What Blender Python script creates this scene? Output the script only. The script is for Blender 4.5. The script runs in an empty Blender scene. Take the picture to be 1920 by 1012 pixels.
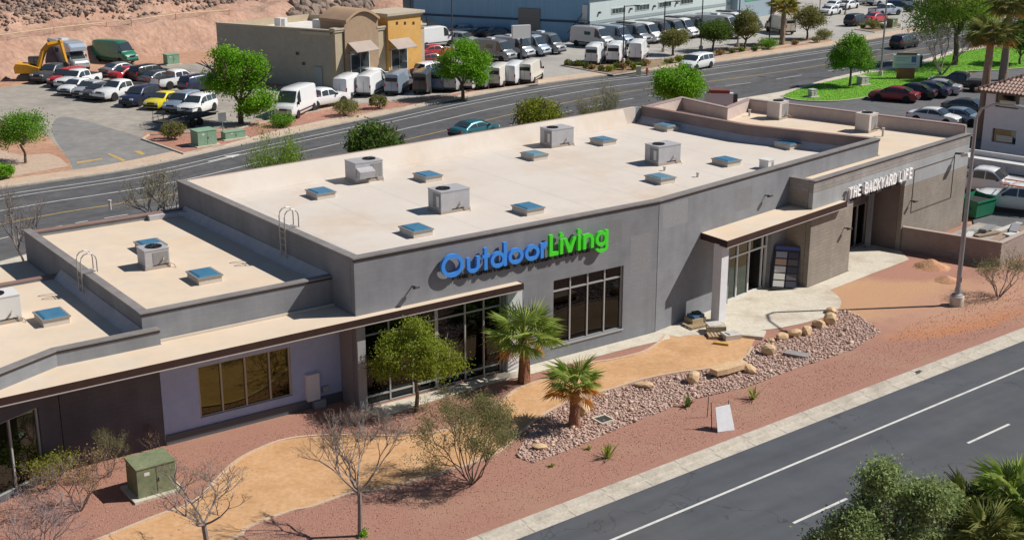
import bpy, math, random
import numpy as np
from mathutils import Vector, Matrix
sc = bpy.context.scene
C = sc.collection
R_ = math.radians
# ---------------------------------------------------------------- camera
CAMH, FPX, CX, CY = 22.0, 2440.0, 960.0, 506.0
PITCH = math.atan((CY + 250.0) / FPX)
cam_d = bpy.data.cameras.new('camera'); cam = bpy.data.objects.new('camera', cam_d); C.objects.link(cam)
cam.location = (0, 0, CAMH); cam.rotation_euler = (math.pi/2 - PITCH, 0, 0)
cam_d.sensor_width = 36; cam_d.lens = FPX/1920*36; cam_d.clip_end = 3000; cam_d.clip_start = .5
sc.camera = cam
# ---------------------------------------------------------------- light
SUN_AZ, SUN_EL = 83.0, 45.0
w = bpy.data.worlds.new('World'); sc.world = w; w.use_nodes = True
nt = w.node_tree
sky = nt.nodes.new('ShaderNodeTexSky'); sky.sky_type = 'NISHITA'; sky.sun_disc = False
sky.sun_elevation = R_(SUN_EL); sky.sun_rotation = R_(SUN_AZ); sky.air_density = 1.15; sky.dust_density = 0.; sky.ozone_density = 4.0
bg = nt.nodes['Background']; bg.inputs[1].default_value = .05
nt.links.new(sky.outputs[0], bg.inputs[0])
sd = bpy.data.lights.new('sun', 'SUN'); sd.energy = 5.0; sd.angle = R_(.53); sd.color = (1, .95, .87)
so = bpy.data.objects.new('sun', sd); C.objects.link(so); so.location = (60, 10, 80)
sv = Vector((math.sin(R_(SUN_AZ))*math.cos(R_(SUN_EL)), math.cos(R_(SUN_AZ))*math.cos(R_(SUN_EL)), math.sin(R_(SUN_EL))))
so.rotation_euler = (-sv).to_track_quat('-Z', 'Y').to_euler()
sc.view_settings.view_transform = 'Standard'; sc.view_settings.look = 'None'
sc.view_settings.exposure = 0.12; sc.view_settings.gamma = 1.0
sc.render.engine = 'CYCLES'
# ---------------------------------------------------------------- survey helpers: photo pixel -> point on a level plane
_c, _s = math.cos(PITCH), math.sin(PITCH)
def G(px, py, z=0.0):
    x, u = px-CX, CY-py
    r = (x, FPX*_c+u*_s, -FPX*_s+u*_c); t = (z-CAMH)/r[2]
    return Vector((r[0]*t, r[1]*t, z))
def frame(O, az):
    a = R_(az); return (O[0], O[1], math.sin(a), math.cos(a))
def to_loc(fr, p):
    dx, dy = p[0]-fr[0], p[1]-fr[1]
    return (dx*fr[2]+dy*fr[3], -dx*fr[3]+dy*fr[2])
def on_face(fr, px, py, v=0.):   # photo pixel -> (u, z) on the upright plane v of a frame
    x, u = px-CX, CY-py
    r = (x, FPX*_c+u*_s, -FPX*_s+u*_c)
    ov = fr[0]*fr[3]-fr[1]*fr[2]; rv = -r[0]*fr[3]+r[1]*fr[2]
    t = (v-ov)/rv; X, Y = r[0]*t, r[1]*t
    return to_loc(fr, (X, Y))[0], CAMH+r[2]*t
def roty(az): return R_(90-az)
rng = random.Random(7); nr = np.random.default_rng(7)
# ---------------------------------------------------------------- materials
MATS = {}
def M(name, col, rough=.8, col2=None, scale=3., detail=5., lo=.35, hi=.65, var=0., bump=0., bscale=40., metal=0., spec=.4, coat=0., island=None, stretch=None, col3=None, scale3=.4, transl=0., bdist=.02):
    if name in MATS: return MATS[name]
    m = bpy.data.materials.new(name); m.use_nodes = True; n = m.node_tree; N = n.nodes; Lk = n.links
    b = N['Principled BSDF']
    b.inputs['Roughness'].default_value = rough; b.inputs['Metallic'].default_value = metal
    b.inputs['Specular IOR Level'].default_value = spec; b.inputs['Coat Weight'].default_value = coat
    b.inputs['Coat Roughness'].default_value = .05
    tc = N.new('ShaderNodeTexCoord'); vec = tc.outputs['Object']
    if stretch:
        mp = N.new('ShaderNodeMapping'); mp.inputs['Scale'].default_value = stretch; Lk.new(vec, mp.inputs[0]); vec = mp.outputs[0]
    out = None
    def ramp_mix(fac, a, c):
        mx = N.new('ShaderNodeMix'); mx.data_type = 'RGBA'; Lk.new(fac, mx.inputs[0])
        if isinstance(a, tuple): mx.inputs[6].default_value = (*a, 1)
        else: Lk.new(a, mx.inputs[6])
        mx.inputs[7].default_value = (*c, 1); return mx.outputs[2]
    def noise(sc_, det, l, h):
        t = N.new('ShaderNodeTexNoise'); t.inputs['Scale'].default_value = sc_; t.inputs['Detail'].default_value = det; t.inputs['Roughness'].default_value = .65
        Lk.new(vec, t.inputs['Vector']); mr = N.new('ShaderNodeMapRange'); mr.inputs[1].default_value = l; mr.inputs[2].default_value = h
        Lk.new(t.outputs[0], mr.inputs[0]); return mr.outputs[0]
    cur = tuple(col)
    if col2: cur = ramp_mix(noise(scale, detail, lo, hi), cur, col2)
    if col3: cur = ramp_mix(noise(scale3, 6., .5, .72), cur, col3)
    if island is not None:
        g = N.new('ShaderNodeNewGeometry'); cur = ramp_mix(g.outputs['Random Per Island'], cur, island)
    if var:
        f = noise(scale*4, 8., .3, .7); mr = N.new('ShaderNodeMapRange'); mr.inputs[3].default_value = 1-var; mr.inputs[4].default_value = 1+var; Lk.new(f, mr.inputs[0])
        h = N.new('ShaderNodeHueSaturation'); Lk.new(mr.outputs[0], h.inputs['Value'])
        if isinstance(cur, tuple): h.inputs['Color'].default_value = (*cur, 1)
        else: Lk.new(cur, h.inputs['Color'])
        cur = h.outputs[0]
    if isinstance(cur, tuple): b.inputs['Base Color'].default_value = (*cur, 1)
    else: Lk.new(cur, b.inputs['Base Color'])
    if bump:
        t = N.new('ShaderNodeTexNoise'); t.inputs['Scale'].default_value = bscale; t.inputs['Detail'].default_value = 4; Lk.new(vec, t.inputs['Vector'])
        bp = N.new('ShaderNodeBump'); bp.inputs['Strength'].default_value = bump; bp.inputs['Distance'].default_value = bdist
        Lk.new(t.outputs[0], bp.inputs['Height']); Lk.new(bp.outputs[0], b.inputs['Normal'])
    if transl:
        tr = N.new('ShaderNodeBsdfTranslucent'); ms = N.new('ShaderNodeMixShader'); ms.inputs[0].default_value = transl
        if isinstance(cur, tuple): tr.inputs[0].default_value = (*cur, 1)
        else: Lk.new(cur, tr.inputs[0])
        Lk.new(b.outputs[0], ms.inputs[1]); Lk.new(tr.outputs[0], ms.inputs[2]); Lk.new(ms.outputs[0], N['Material Output'].inputs[0])
    MATS[name] = m; return m
def block_mat(name, c1, c2, mortar, bw, bh, rough=.9, bump=.4, lines=.012, grain=30, gb=.25, squash=1.):
    """painted masonry: courses of blocks laid along the wall, from object coordinates (u along, z up)"""
    m = bpy.data.materials.new(name); m.use_nodes = True; N = m.node_tree.nodes; Lk = m.node_tree.links; b = N['Principled BSDF']
    b.inputs['Roughness'].default_value = rough; b.inputs['Specular IOR Level'].default_value = .25
    tc = N.new('ShaderNodeTexCoord'); sx = N.new('ShaderNodeSeparateXYZ'); Lk.new(tc.outputs['Object'], sx.inputs[0])
    ad = N.new('ShaderNodeMath'); ad.operation = 'ADD'; Lk.new(sx.outputs[0], ad.inputs[0]); Lk.new(sx.outputs[1], ad.inputs[1])
    cb = N.new('ShaderNodeCombineXYZ'); Lk.new(ad.outputs[0], cb.inputs[0]); Lk.new(sx.outputs[2], cb.inputs[1])
    br = N.new('ShaderNodeTexBrick'); Lk.new(cb.outputs[0], br.inputs['Vector'])
    br.inputs['Color1'].default_value = (*c1, 1); br.inputs['Color2'].default_value = (*c2, 1); br.inputs['Mortar'].default_value = (*mortar, 1)
    br.inputs['Scale'].default_value = 1; br.inputs['Mortar Size'].default_value = lines; br.inputs['Mortar Smooth'].default_value = .5
    br.inputs['Brick Width'].default_value = bw; br.inputs['Row Height'].default_value = bh
    t = N.new('ShaderNodeTexNoise'); t.inputs['Scale'].default_value = .55; t.inputs['Detail'].default_value = 8; Lk.new(tc.outputs['Object'], t.inputs['Vector'])
    mr = N.new('ShaderNodeMapRange'); mr.inputs[1].default_value = .3; mr.inputs[2].default_value = .7; mr.inputs[3].default_value = .86; mr.inputs[4].default_value = 1.12; Lk.new(t.outputs[0], mr.inputs[0])
    h = N.new('ShaderNodeHueSaturation'); Lk.new(br.outputs[0], h.inputs['Color']); Lk.new(mr.outputs[0], h.inputs['Value']); Lk.new(h.outputs[0], b.inputs['Base Color'])
    ms = N.new('ShaderNodeMapping'); ms.inputs['Scale'].default_value = (2.2, 2.2, .22); Lk.new(tc.outputs['Object'], ms.inputs[0]); t3 = N.new('ShaderNodeTexNoise'); t3.inputs['Scale'].default_value = 1.; t3.inputs['Detail'].default_value = 7; Lk.new(ms.outputs[0], t3.inputs['Vector'])
    m3 = N.new('ShaderNodeMapRange'); m3.inputs[1].default_value = .35; m3.inputs[2].default_value = .7; m3.inputs[3].default_value = .945; m3.inputs[4].default_value = 1.05; Lk.new(t3.outputs[0], m3.inputs[0]); mu = N.new('ShaderNodeMath'); mu.operation = 'MULTIPLY'; Lk.new(mr.outputs[0], mu.inputs[0]); Lk.new(m3.outputs[0], mu.inputs[1]); Lk.new(mu.outputs[0], h.inputs['Value'])
    t2 = N.new('ShaderNodeTexNoise'); t2.inputs['Scale'].default_value = grain; t2.inputs['Detail'].default_value = 3; Lk.new(tc.outputs['Object'], t2.inputs['Vector'])
    mm = N.new('ShaderNodeMath'); mm.operation = 'MULTIPLY_ADD'; mm.inputs[1].default_value = gb; Lk.new(t2.outputs[0], mm.inputs[0])
    inv = N.new('ShaderNodeMath'); inv.operation = 'SUBTRACT'; inv.inputs[0].default_value = 1; Lk.new(br.outputs['Fac'], inv.inputs[1]); Lk.new(inv.outputs[0], mm.inputs[2])
    bp = N.new('ShaderNodeBump'); bp.inputs['Strength'].default_value = bump; bp.inputs['Distance'].default_value = .012; Lk.new(mm.outputs[0], bp.inputs['Height']); Lk.new(bp.outputs[0], b.inputs['Normal'])
    MATS[name] = m; return m
# ---------------------------------------------------------------- mesh builder
class MB:
    def __init__(s): s.v = []; s.f = []
    def add(s, vs, fs):
        o = len(s.v); s.v += [tuple(p) for p in vs]; s.f += [tuple(i+o for i in f) for f in fs]; return s
    def box(s, c, d, rz=0., rx=0., ry=0.):
        x, y, z = d[0]/2, d[1]/2, d[2]/2
        m = Matrix.Rotation(rz, 3, 'Z') @ Matrix.Rotation(ry, 3, 'Y') @ Matrix.Rotation(rx, 3, 'X'); c = Vector(c)
        vs = [c+m@Vector(p) for p in ((-x,-y,-z),(x,-y,-z),(x,y,-z),(-x,y,-z),(-x,-y,z),(x,-y,z),(x,y,z),(-x,y,z))]
        return s.add(vs, [(0,3,2,1),(4,5,6,7),(0,1,5,4),(1,2,6,5),(2,3,7,6),(3,0,4,7)])
    def bb(s, a, b): return s.box([(a[i]+b[i])/2 for i in range(3)], [abs(b[i]-a[i]) for i in range(3)])
    def prism(s, poly, z0, z1, top=True, bottom=True):
        n = len(poly); ar = sum(poly[i][0]*poly[(i+1)%n][1]-poly[(i+1)%n][0]*poly[i][1] for i in range(n))
        if ar < 0: poly = poly[::-1]
        vs = [(p[0], p[1], z0) for p in poly]+[(p[0], p[1], z1) for p in poly]
        fs = [(i, (i+1)%n, n+(i+1)%n, n+i) for i in range(n)]
        if top: fs.append(tuple(range(n, 2*n)))
        if bottom: fs.append(tuple(range(n-1, -1, -1)))
        return s.add(vs, fs)
    def sheet(s, poly, z):
        n = len(poly); ar = sum(poly[i][0]*poly[(i+1)%n][1]-poly[(i+1)%n][0]*poly[i][1] for i in range(n))
        if ar < 0: poly = poly[::-1]
        return s.add([(p[0], p[1], z) for p in poly], [tuple(range(n))])
    def ribbon(s, a, b, za, zb=None):
        zb = za if zb is None else zb; n = len(a)
        vs = [(p[0], p[1], za) for p in a]+[(p[0], p[1], zb) for p in b]
        return s.add(vs, [(i, i+1, n+i+1, n+i) for i in range(n-1)])
    def tube(s, pts, rad, n=6, cap=True):
        pts = [Vector(p) for p in pts]; k = len(pts)
        if not isinstance(rad, (list, tuple)): rad = [rad]*k
        o = len(s.v); up = Vector((0, 0, 1))
        for i, p in enumerate(pts):
            d = (pts[min(i+1, k-1)]-pts[max(i-1, 0)]).normalized()
            a = d.cross(up if abs(d.z) < .95 else Vector((1, 0, 0))).normalized(); b = d.cross(a)
            for j in range(n):
                t = 2*math.pi*j/n; s.v.append(tuple(p+(a*math.cos(t)+b*math.sin(t))*rad[i]))
        for i in range(k-1):
            for j in range(n): s.f.append((o+i*n+j, o+i*n+(j+1)%n, o+(i+1)*n+(j+1)%n, o+(i+1)*n+j))
        if cap: s.f.append(tuple(o+j for j in range(n))[::-1]); s.f.append(tuple(o+(k-1)*n+j for j in range(n)))
        return s
    def lathe(s, prof, n=16, c=(0, 0, 0), axis='z', wob=None):
        o = len(s.v); k = len(prof)
        for i, (r, z) in enumerate(prof):
            for j in range(n):
                t = 2*math.pi*j/n; q = r*(wob(i, j) if wob else 1)
                p = (q*math.cos(t), q*math.sin(t), z)
                if axis == 'y': p = (p[0], p[2], p[1])
                s.v.append((p[0]+c[0], p[1]+c[1], p[2]+c[2]))
        for i in range(k-1):
            for j in range(n): s.f.append((o+i*n+j, o+i*n+(j+1)%n, o+(i+1)*n+(j+1)%n, o+(i+1)*n+j))
        if prof[0][0] > .001: s.f.append(tuple(o+j for j in range(n))[::-1])
        if prof[-1][0] > .001: s.f.append(tuple(o+(k-1)*n+j for j in range(n)))
        return s
    def mesh(s, name, mat=None, smooth=None):
        me = bpy.data.meshes.new(name); me.from_pydata(s.v, [], s.f); me.update()
        if smooth:
            me.polygons.foreach_set('use_smooth', [True]*len(me.polygons)); me.set_sharp_from_angle(angle=R_(smooth))
        if mat: me.materials.append(mat)
        return me
    def build(s, name, mat, parent=None, smooth=None, kind=None):
        return link(name, s.mesh(name, mat, smooth), parent, kind)
def link(name, me, parent=None, kind=None):
    o = bpy.data.objects.new(name, me); C.objects.link(o)
    if parent: o.parent = parent
    if kind: o['kind'] = kind
    return o
def tag(o, label, cat, group=None):
    o['label'] = label; o['category'] = cat
    if group: o['group'] = group
    return o
def thing(name, label, cat, loc=(0, 0, 0), rz=0., group=None):
    o = bpy.data.objects.new(name, None); C.objects.link(o); o.location = loc; o.rotation_euler = (0, 0, rz); o.empty_display_size = .3
    return tag(o, label, cat, group)
def np_obj(name, V, F, mat, parent=None, kind=None, smooth=False):
    me = bpy.data.meshes.new(name); V = np.asarray(V, dtype=np.float32); F = np.asarray(F, dtype=np.int32); k = F.shape[1]
    me.vertices.add(len(V)); me.vertices.foreach_set('co', V.ravel()); me.loops.add(F.size); me.loops.foreach_set('vertex_index', F.ravel())
    me.polygons.add(len(F)); me.polygons.foreach_set('loop_start', np.arange(0, F.size, k, dtype=np.int32)); me.update(calc_edges=True)
    if smooth: me.polygons.foreach_set('use_smooth', np.ones(len(F), dtype=bool))
    me.materials.append(mat); return link(name, me, parent, kind)
def wall_panel(mb, p0, p1, z0, z1, th, holes=()):
    """upright wall from p0 to p1 (outer face), thickness th to the left of p0->p1, with rectangular openings (s0,s1,za,zb)"""
    dx, dy = p1[0]-p0[0], p1[1]-p0[1]; Ln = math.hypot(dx, dy); ux, uy = dx/Ln, dy/Ln; nx, ny = -uy, ux
    S = sorted({0., Ln, *[h[0] for h in holes], *[h[1] for h in holes]}); Z = sorted({z0, z1, *[h[2] for h in holes], *[h[3] for h in holes]})
    def solid(i, j):
        if i < 0 or j < 0 or i >= len(S)-1 or j >= len(Z)-1: return False
        s, z = (S[i]+S[i+1])/2, (Z[j]+Z[j+1])/2
        return not any(h[0] < s < h[1] and h[2] < z < h[3] for h in holes)
    P = lambda s, z, t: (p0[0]+ux*s+nx*t, p0[1]+uy*s+ny*t, z)
    q = lambda a, b, c, d: mb.add([a, b, c, d], [(0, 1, 2, 3)])
    for i in range(len(S)-1):
        for j in range(len(Z)-1):
            if not solid(i, j): continue
            a, b, c, d = S[i], S[i+1], Z[j], Z[j+1]
            q(P(a, c, 0), P(b, c, 0), P(b, d, 0), P(a, d, 0)); q(P(b, c, th), P(a, c, th), P(a, d, th), P(b, d, th))
            if not solid(i-1, j): q(P(a, c, th), P(a, c, 0), P(a, d, 0), P(a, d, th))
            if not solid(i+1, j): q(P(b, c, 0), P(b, c, th), P(b, d, th), P(b, d, 0))
            if not solid(i, j-1): q(P(a, c, th), P(b, c, th), P(b, c, 0), P(a, c, 0))
            if not solid(i, j+1): q(P(a, d, 0), P(b, d, 0), P(b, d, th), P(a, d, th))
    return mb
def strip_wall(mb, pts, z0, z1, t0, t1):
    """band along a polyline between two sideways offsets (to the left), mitred"""
    a, b = offset(pts, t0), offset(pts, t1); n = len(pts)
    for i in range(n-1):
        mb.add([(*a[i], z0), (*a[i+1], z0), (*b[i+1], z0), (*b[i], z0), (*a[i], z1), (*a[i+1], z1), (*b[i+1], z1), (*b[i], z1)],
               [(0, 3, 2, 1), (4, 5, 6, 7), (0, 1, 5, 4), (2, 3, 7, 6)]+([(0, 4, 7, 3)] if i == 0 else [])+([(1, 2, 6, 5)] if i == n-2 else []))
    return mb
def offset(pts, d):
    r = []; n = len(pts)
    for i, p in enumerate(pts):
        ns = []
        for a, b in ((i-1, i), (i, i+1)):
            if a >= 0 and b < n:
                dx, dy = pts[b][0]-pts[a][0], pts[b][1]-pts[a][1]; l = math.hypot(dx, dy); ns.append((-dy/l, dx/l))
        nx, ny = sum(k[0] for k in ns)/len(ns), sum(k[1] for k in ns)/len(ns); l2 = nx*nx+ny*ny
        r.append((p[0]+nx*d/l2, p[1]+ny*d/l2))
    return r
def smooth_line(pts, k=6):
    pts = [Vector((p[0], p[1])) for p in pts]; P = [pts[0]*2-pts[1]]+pts+[pts[-1]*2-pts[-2]]; r = []
    for i in range(1, len(P)-2):
        for j in range(k):
            t = j/k; a, b, c, d = P[i-1], P[i], P[i+1], P[i+2]
            r.append(.5*((2*b)+(c-a)*t+(2*a-5*b+4*c-d)*t*t+(3*b-a-3*c+d)*t**3))
    r.append(P[-2]); return [(p.x, p.y) for p in r]
def GP(*pp): return [tuple(G(*p)[:2]) for p in pp]
def inside(poly, x, y):
    c = np.zeros(len(x), dtype=bool); n = len(poly)
    for i in range(n):
        x0, y0 = poly[i]; x1, y1 = poly[i-1]
        m = ((y0 > y) != (y1 > y)); xi = (x1-x0)*(y-y0)/((y1-y0) if y1 != y0 else 1e-9)+x0
        c ^= (m & (x < xi))
    return c
def scatter(poly, n):
    P = np.array(poly); lo, hi = P.min(0), P.max(0); k = nr.uniform(lo, hi, (n*3, 2)); k = k[inside(poly, k[:, 0], k[:, 1])]
    return k[:n]
ICO = None
def rocks_np(pos, size, flat=.7, jit=.28):
    """joined low stones: 12-vertex lumps at pos (n,3) with size (n,)"""
    t = (1+5**.5)/2; base = np.array([(-1,t,0),(1,t,0),(-1,-t,0),(1,-t,0),(0,-1,t),(0,1,t),(0,-1,-t),(0,1,-t),(t,0,-1),(t,0,1),(-t,0,-1),(-t,0,1)])/1.9
    f = np.array([(0,11,5),(0,5,1),(0,1,7),(0,7,10),(0,10,11),(1,5,9),(5,11,4),(11,10,2),(10,7,6),(7,1,8),(3,9,4),(3,4,2),(3,2,6),(3,6,8),(3,8,9),(4,9,5),(2,4,11),(6,2,10),(8,6,7),(9,8,1)])
    n = len(pos); V = base[None]*(1+nr.normal(0, jit, (n, 12, 1)).clip(-.5, .5)); V = V*np.stack([np.ones(n), nr.uniform(.65, 1, n), flat*nr.uniform(.7, 1.1, n)], 1)[:, None]
    a = nr.uniform(0, 6.28, n); ca, sa = np.cos(a)[:, None], np.sin(a)[:, None]
    X = V[..., 0]*ca-V[..., 1]*sa; Y = V[..., 0]*sa+V[..., 1]*ca
    V = np.stack([X, Y, V[..., 2]], -1)*size[:, None, None]+pos[:, None]
    F = f[None]+(np.arange(n)*12)[:, None, None]
    return V.reshape(-1, 3), F.reshape(-1, 3)
# ---------------------------------------------------------------- palette
gravel = M('red_gravel', (.34,.155,.11), .95, (.45,.25,.19), 9., 8., .3, .7, var=.28, bump=1., bscale=28., col3=(.42,.25,.17), scale3=.22, bdist=.05)
dirt = M('desert_dirt', (.40,.22,.14), .95, (.50,.30,.20), .5, 8., var=.15, bump=.6, bscale=6., col3=(.34,.16,.10), scale3=.06, bdist=.05)
pathm = M('tan_path', (.54,.305,.145), .95, (.59,.36,.195), 1.2, 9., var=.12, bump=.5, bscale=45., col3=(.44,.245,.115), scale3=.35)
sand = M('sandy_dirt', (.46,.24,.125), .95, (.50,.29,.17), .8, 9., var=.22, bump=.9, bscale=9., col3=(.36,.15,.09), scale3=.3, bdist=.05)
conc = M('concrete', (.55,.50,.41), .9, (.61,.56,.47), 1.5, 8., var=.1, bump=.2, bscale=60., col3=(.42,.35,.27), scale3=.5)
kerbm = M('kerb_concrete', (.46,.41,.34), .9, (.53,.48,.41), 2., 8., var=.14, bump=.2, bscale=50., col3=(.34,.30,.25), scale3=.7)
asph = M('asphalt', (.080,.086,.100), .9, (.088,.094,.107), .2, 8., var=.07, bump=.3, bscale=80., col3=(.105,.104,.105), scale3=.07, spec=.25)
asph2 = M('street_asphalt', (.085,.086,.092), .9, (.105,.105,.11), .3, 8., var=.14, bump=.2, bscale=60., col3=(.13,.125,.12), scale3=.1, spec=.25)
lotm = M('lot_paving', (.31,.28,.24), .9, (.37,.335,.29), .25, 8., var=.15, col3=(.24,.22,.20), scale3=.12)
white_paint = M('road_paint', (.62,.61,.58), .7, (.36,.35,.34), 3., 8., .5, .8, var=.1)
yellow_paint = M('yellow_paint', (.56,.36,.09), .7, (.30,.22,.12), 3., 8., .45, .75)
grassm = M('lawn', (.12,.31,.015), .9, (.155,.36,.02), 1.2, 8., var=.3, bump=.8, bscale=40.)
def road_wear(mat, az, amt=.16):
    N, Lk = mat.node_tree.nodes, mat.node_tree.links; b = N['Principled BSDF']; src = b.inputs['Base Color'].links[0].from_socket; tc = N.new('ShaderNodeTexCoord'); cur = src
    for sx, sy, lo, hi, a in ((.03, .75, .35, .65, amt), (.25, 1.6, .3, .7, amt*.6)):
        mp = N.new('ShaderNodeMapping'); mp.inputs['Rotation'].default_value = (0, 0, -R_(90-az)); Lk.new(tc.outputs['Object'], mp.inputs[0]); m2 = N.new('ShaderNodeMapping'); m2.inputs['Scale'].default_value = (sx, sy, 1); Lk.new(mp.outputs[0], m2.inputs[0])
        nz = N.new('ShaderNodeTexNoise'); nz.inputs['Scale'].default_value = 1.; nz.inputs['Detail'].default_value = 5; Lk.new(m2.outputs[0], nz.inputs['Vector']); mr = N.new('ShaderNodeMapRange'); mr.inputs[1].default_value = lo; mr.inputs[2].default_value = hi; mr.inputs[3].default_value = 1-a; mr.inputs[4].default_value = 1+a; Lk.new(nz.outputs[0], mr.inputs[0])
        h = N.new('ShaderNodeHueSaturation'); Lk.new(cur, h.inputs['Color']); Lk.new(mr.outputs[0], h.inputs['Value']); cur = h.outputs[0]
    vo = N.new('ShaderNodeTexVoronoi'); vo.feature = 'DISTANCE_TO_EDGE'; vo.inputs['Scale'].default_value = .16
    nz = N.new('ShaderNodeTexNoise'); nz.inputs['Scale'].default_value = .6; nz.inputs['Detail'].default_value = 6; Lk.new(tc.outputs['Object'], nz.inputs['Vector']); mxv = N.new('ShaderNodeMix'); mxv.data_type = 'VECTOR'; mxv.inputs[0].default_value = .25; Lk.new(tc.outputs['Object'], mxv.inputs[4]); sc2 = N.new('ShaderNodeVectorMath'); sc2.operation = 'SCALE'; sc2.inputs['Scale'].default_value = 14; Lk.new(nz.outputs['Color'], sc2.inputs[0]); Lk.new(sc2.outputs[0], mxv.inputs[5]); Lk.new(mxv.outputs[1], vo.inputs['Vector'])
    mr = N.new('ShaderNodeMapRange'); mr.inputs[1].default_value = .002; mr.inputs[2].default_value = .006; mr.inputs[3].default_value = .72; mr.inputs[4].default_value = 1; Lk.new(vo.outputs['Distance'], mr.inputs[0]); h = N.new('ShaderNodeHueSaturation'); Lk.new(cur, h.inputs['Color']); Lk.new(mr.outputs[0], h.inputs['Value']); Lk.new(h.outputs[0], b.inputs['Base Color'])
road_wear(asph, 53, .09); road_wear(asph2, 42, .1)
# ---------------------------------------------------------------- ground, roads
A3 = G(663, 487, 6.65); FRL = frame(A3, 54.5)
A_ = (A3.x, A3.y)
def Lp(u, v): return (FRL[0]+u*FRL[2]-v*FRL[3], FRL[1]+u*FRL[3]+v*FRL[2])
CB, SB = math.cos(R_(10.1)), math.sin(R_(10.1))
def r(u, v): return (16.64+u*CB-v*SB, u*SB+v*CB)      # right-hand wing -> store coordinates
def Rp(u, v): return Lp(*r(u, v))
B2 = Lp(16.64, 0); FRR = frame(B2, 44.4)
gb = MB().sheet([(-1500, -200), (1500, -200), (1500, 2500), (-1500, 2500)], -.15).build('ground', dirt, kind='structure')
kv = lambda u: -11.78+u*.049
KU = [-60+i*5 for i in range(31)]
k_in = [Lp(u, kv(u)) for u in KU]; k_top = [Lp(u, kv(u)-.32) for u in KU]; k_face = [Lp(u, kv(u)-.36) for u in KU]; k_gut = [Lp(u, kv(u)-.88) for u in KU]
# near road
rd = MB().ribbon([Lp(u, kv(u)-10.2) for u in KU], k_gut, -.125); rd.build('road', asph, kind='structure')
kb = MB().ribbon(k_top, k_in, .012, .012); kb.ribbon(k_face, k_top, -.10, .012); kb.ribbon(k_gut, k_face, -.118, -.10); kb.build('kerb', kerbm, kind='structure')
jt = M('kerb_joint', (.2,.17,.14), .95)
jm = MB()
for i in range(60):
    u = -40+i*1.9; a = Lp(u, kv(u)-.0); b = Lp(u, kv(u)-.33); c2 = Lp(u+.025, kv(u)-.33); d2 = Lp(u+.025, kv(u))
    jm.sheet([a, b, c2, d2], .0145)
    a = Lp(u, kv(u)-.40); b = Lp(u, kv(u)-.86); c2 = Lp(u+.025, kv(u)-.86); d2 = Lp(u+.025, kv(u)-.40); jm.add([(*a, -.099), (*b, -.113), (*c2, -.113), (*d2, -.099)], [(0, 1, 2, 3)])
jm.build('kerb_joint', jt, kind='structure')
mk = MB(); mk.ribbon([Lp(u, -14.78+u*.0514) for u in KU], [Lp(u, -14.66+u*.0514) for u in KU], -.121)
mk.build('edge_line', white_paint, kind='structure')
for u0 in (-29.3, -18.6, -3.0, 7.73, 18.43, 29.2, 39.9):
    v0 = -17.82+u0*.0518; v1 = v0+3*.0518
    MB().sheet([Lp(u0, v0-.06), Lp(u0+3, v1-.06), Lp(u0+3, v1+.06), Lp(u0, v0+.06)], -.121).build('lane_dash', white_paint, kind='structure')
# far verge of the near road
n_a = [Lp(u, kv(u)-10.2) for u in KU]
MB().prism(n_a+[Lp(95, -55), Lp(-60, -60)], -.15, .0).build('near_verge', gravel, kind='structure')
# back street
NE = smooth_line(GP((-500, 640), (-200, 545), (0, 490), (330, 400), (780, 290), (1180, 222), (1388, 185), (1478, 169), (1560, 146), (1653, 127), (1719, 116), (1784, 96), (1900, 70), (2100, 30)))
KE = smooth_line(GP((-500, 450), (-200, 388), (0, 352), (240, 316), (460, 268), (700, 218), (860, 184), (1060, 150), (1300, 122), (1560, 85), (1700, 62), (1850, 38), (2100, 5)))
MB().prism(NE+KE[::-1], -.14, -.12, bottom=False).build('back_street', asph2, kind='structure')
def side(line, z0, z1, a, b, name, mat):
    p, q = offset(line, a), offset(line, b); m = MB(); m.ribbon(p, q, z1)
    m.ribbon(q, p, z0, z0); m.ribbon(p, p, z0, z1); m.ribbon(q, q, z0, z1)
    return m.build(name, mat, kind='structure')
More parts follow.
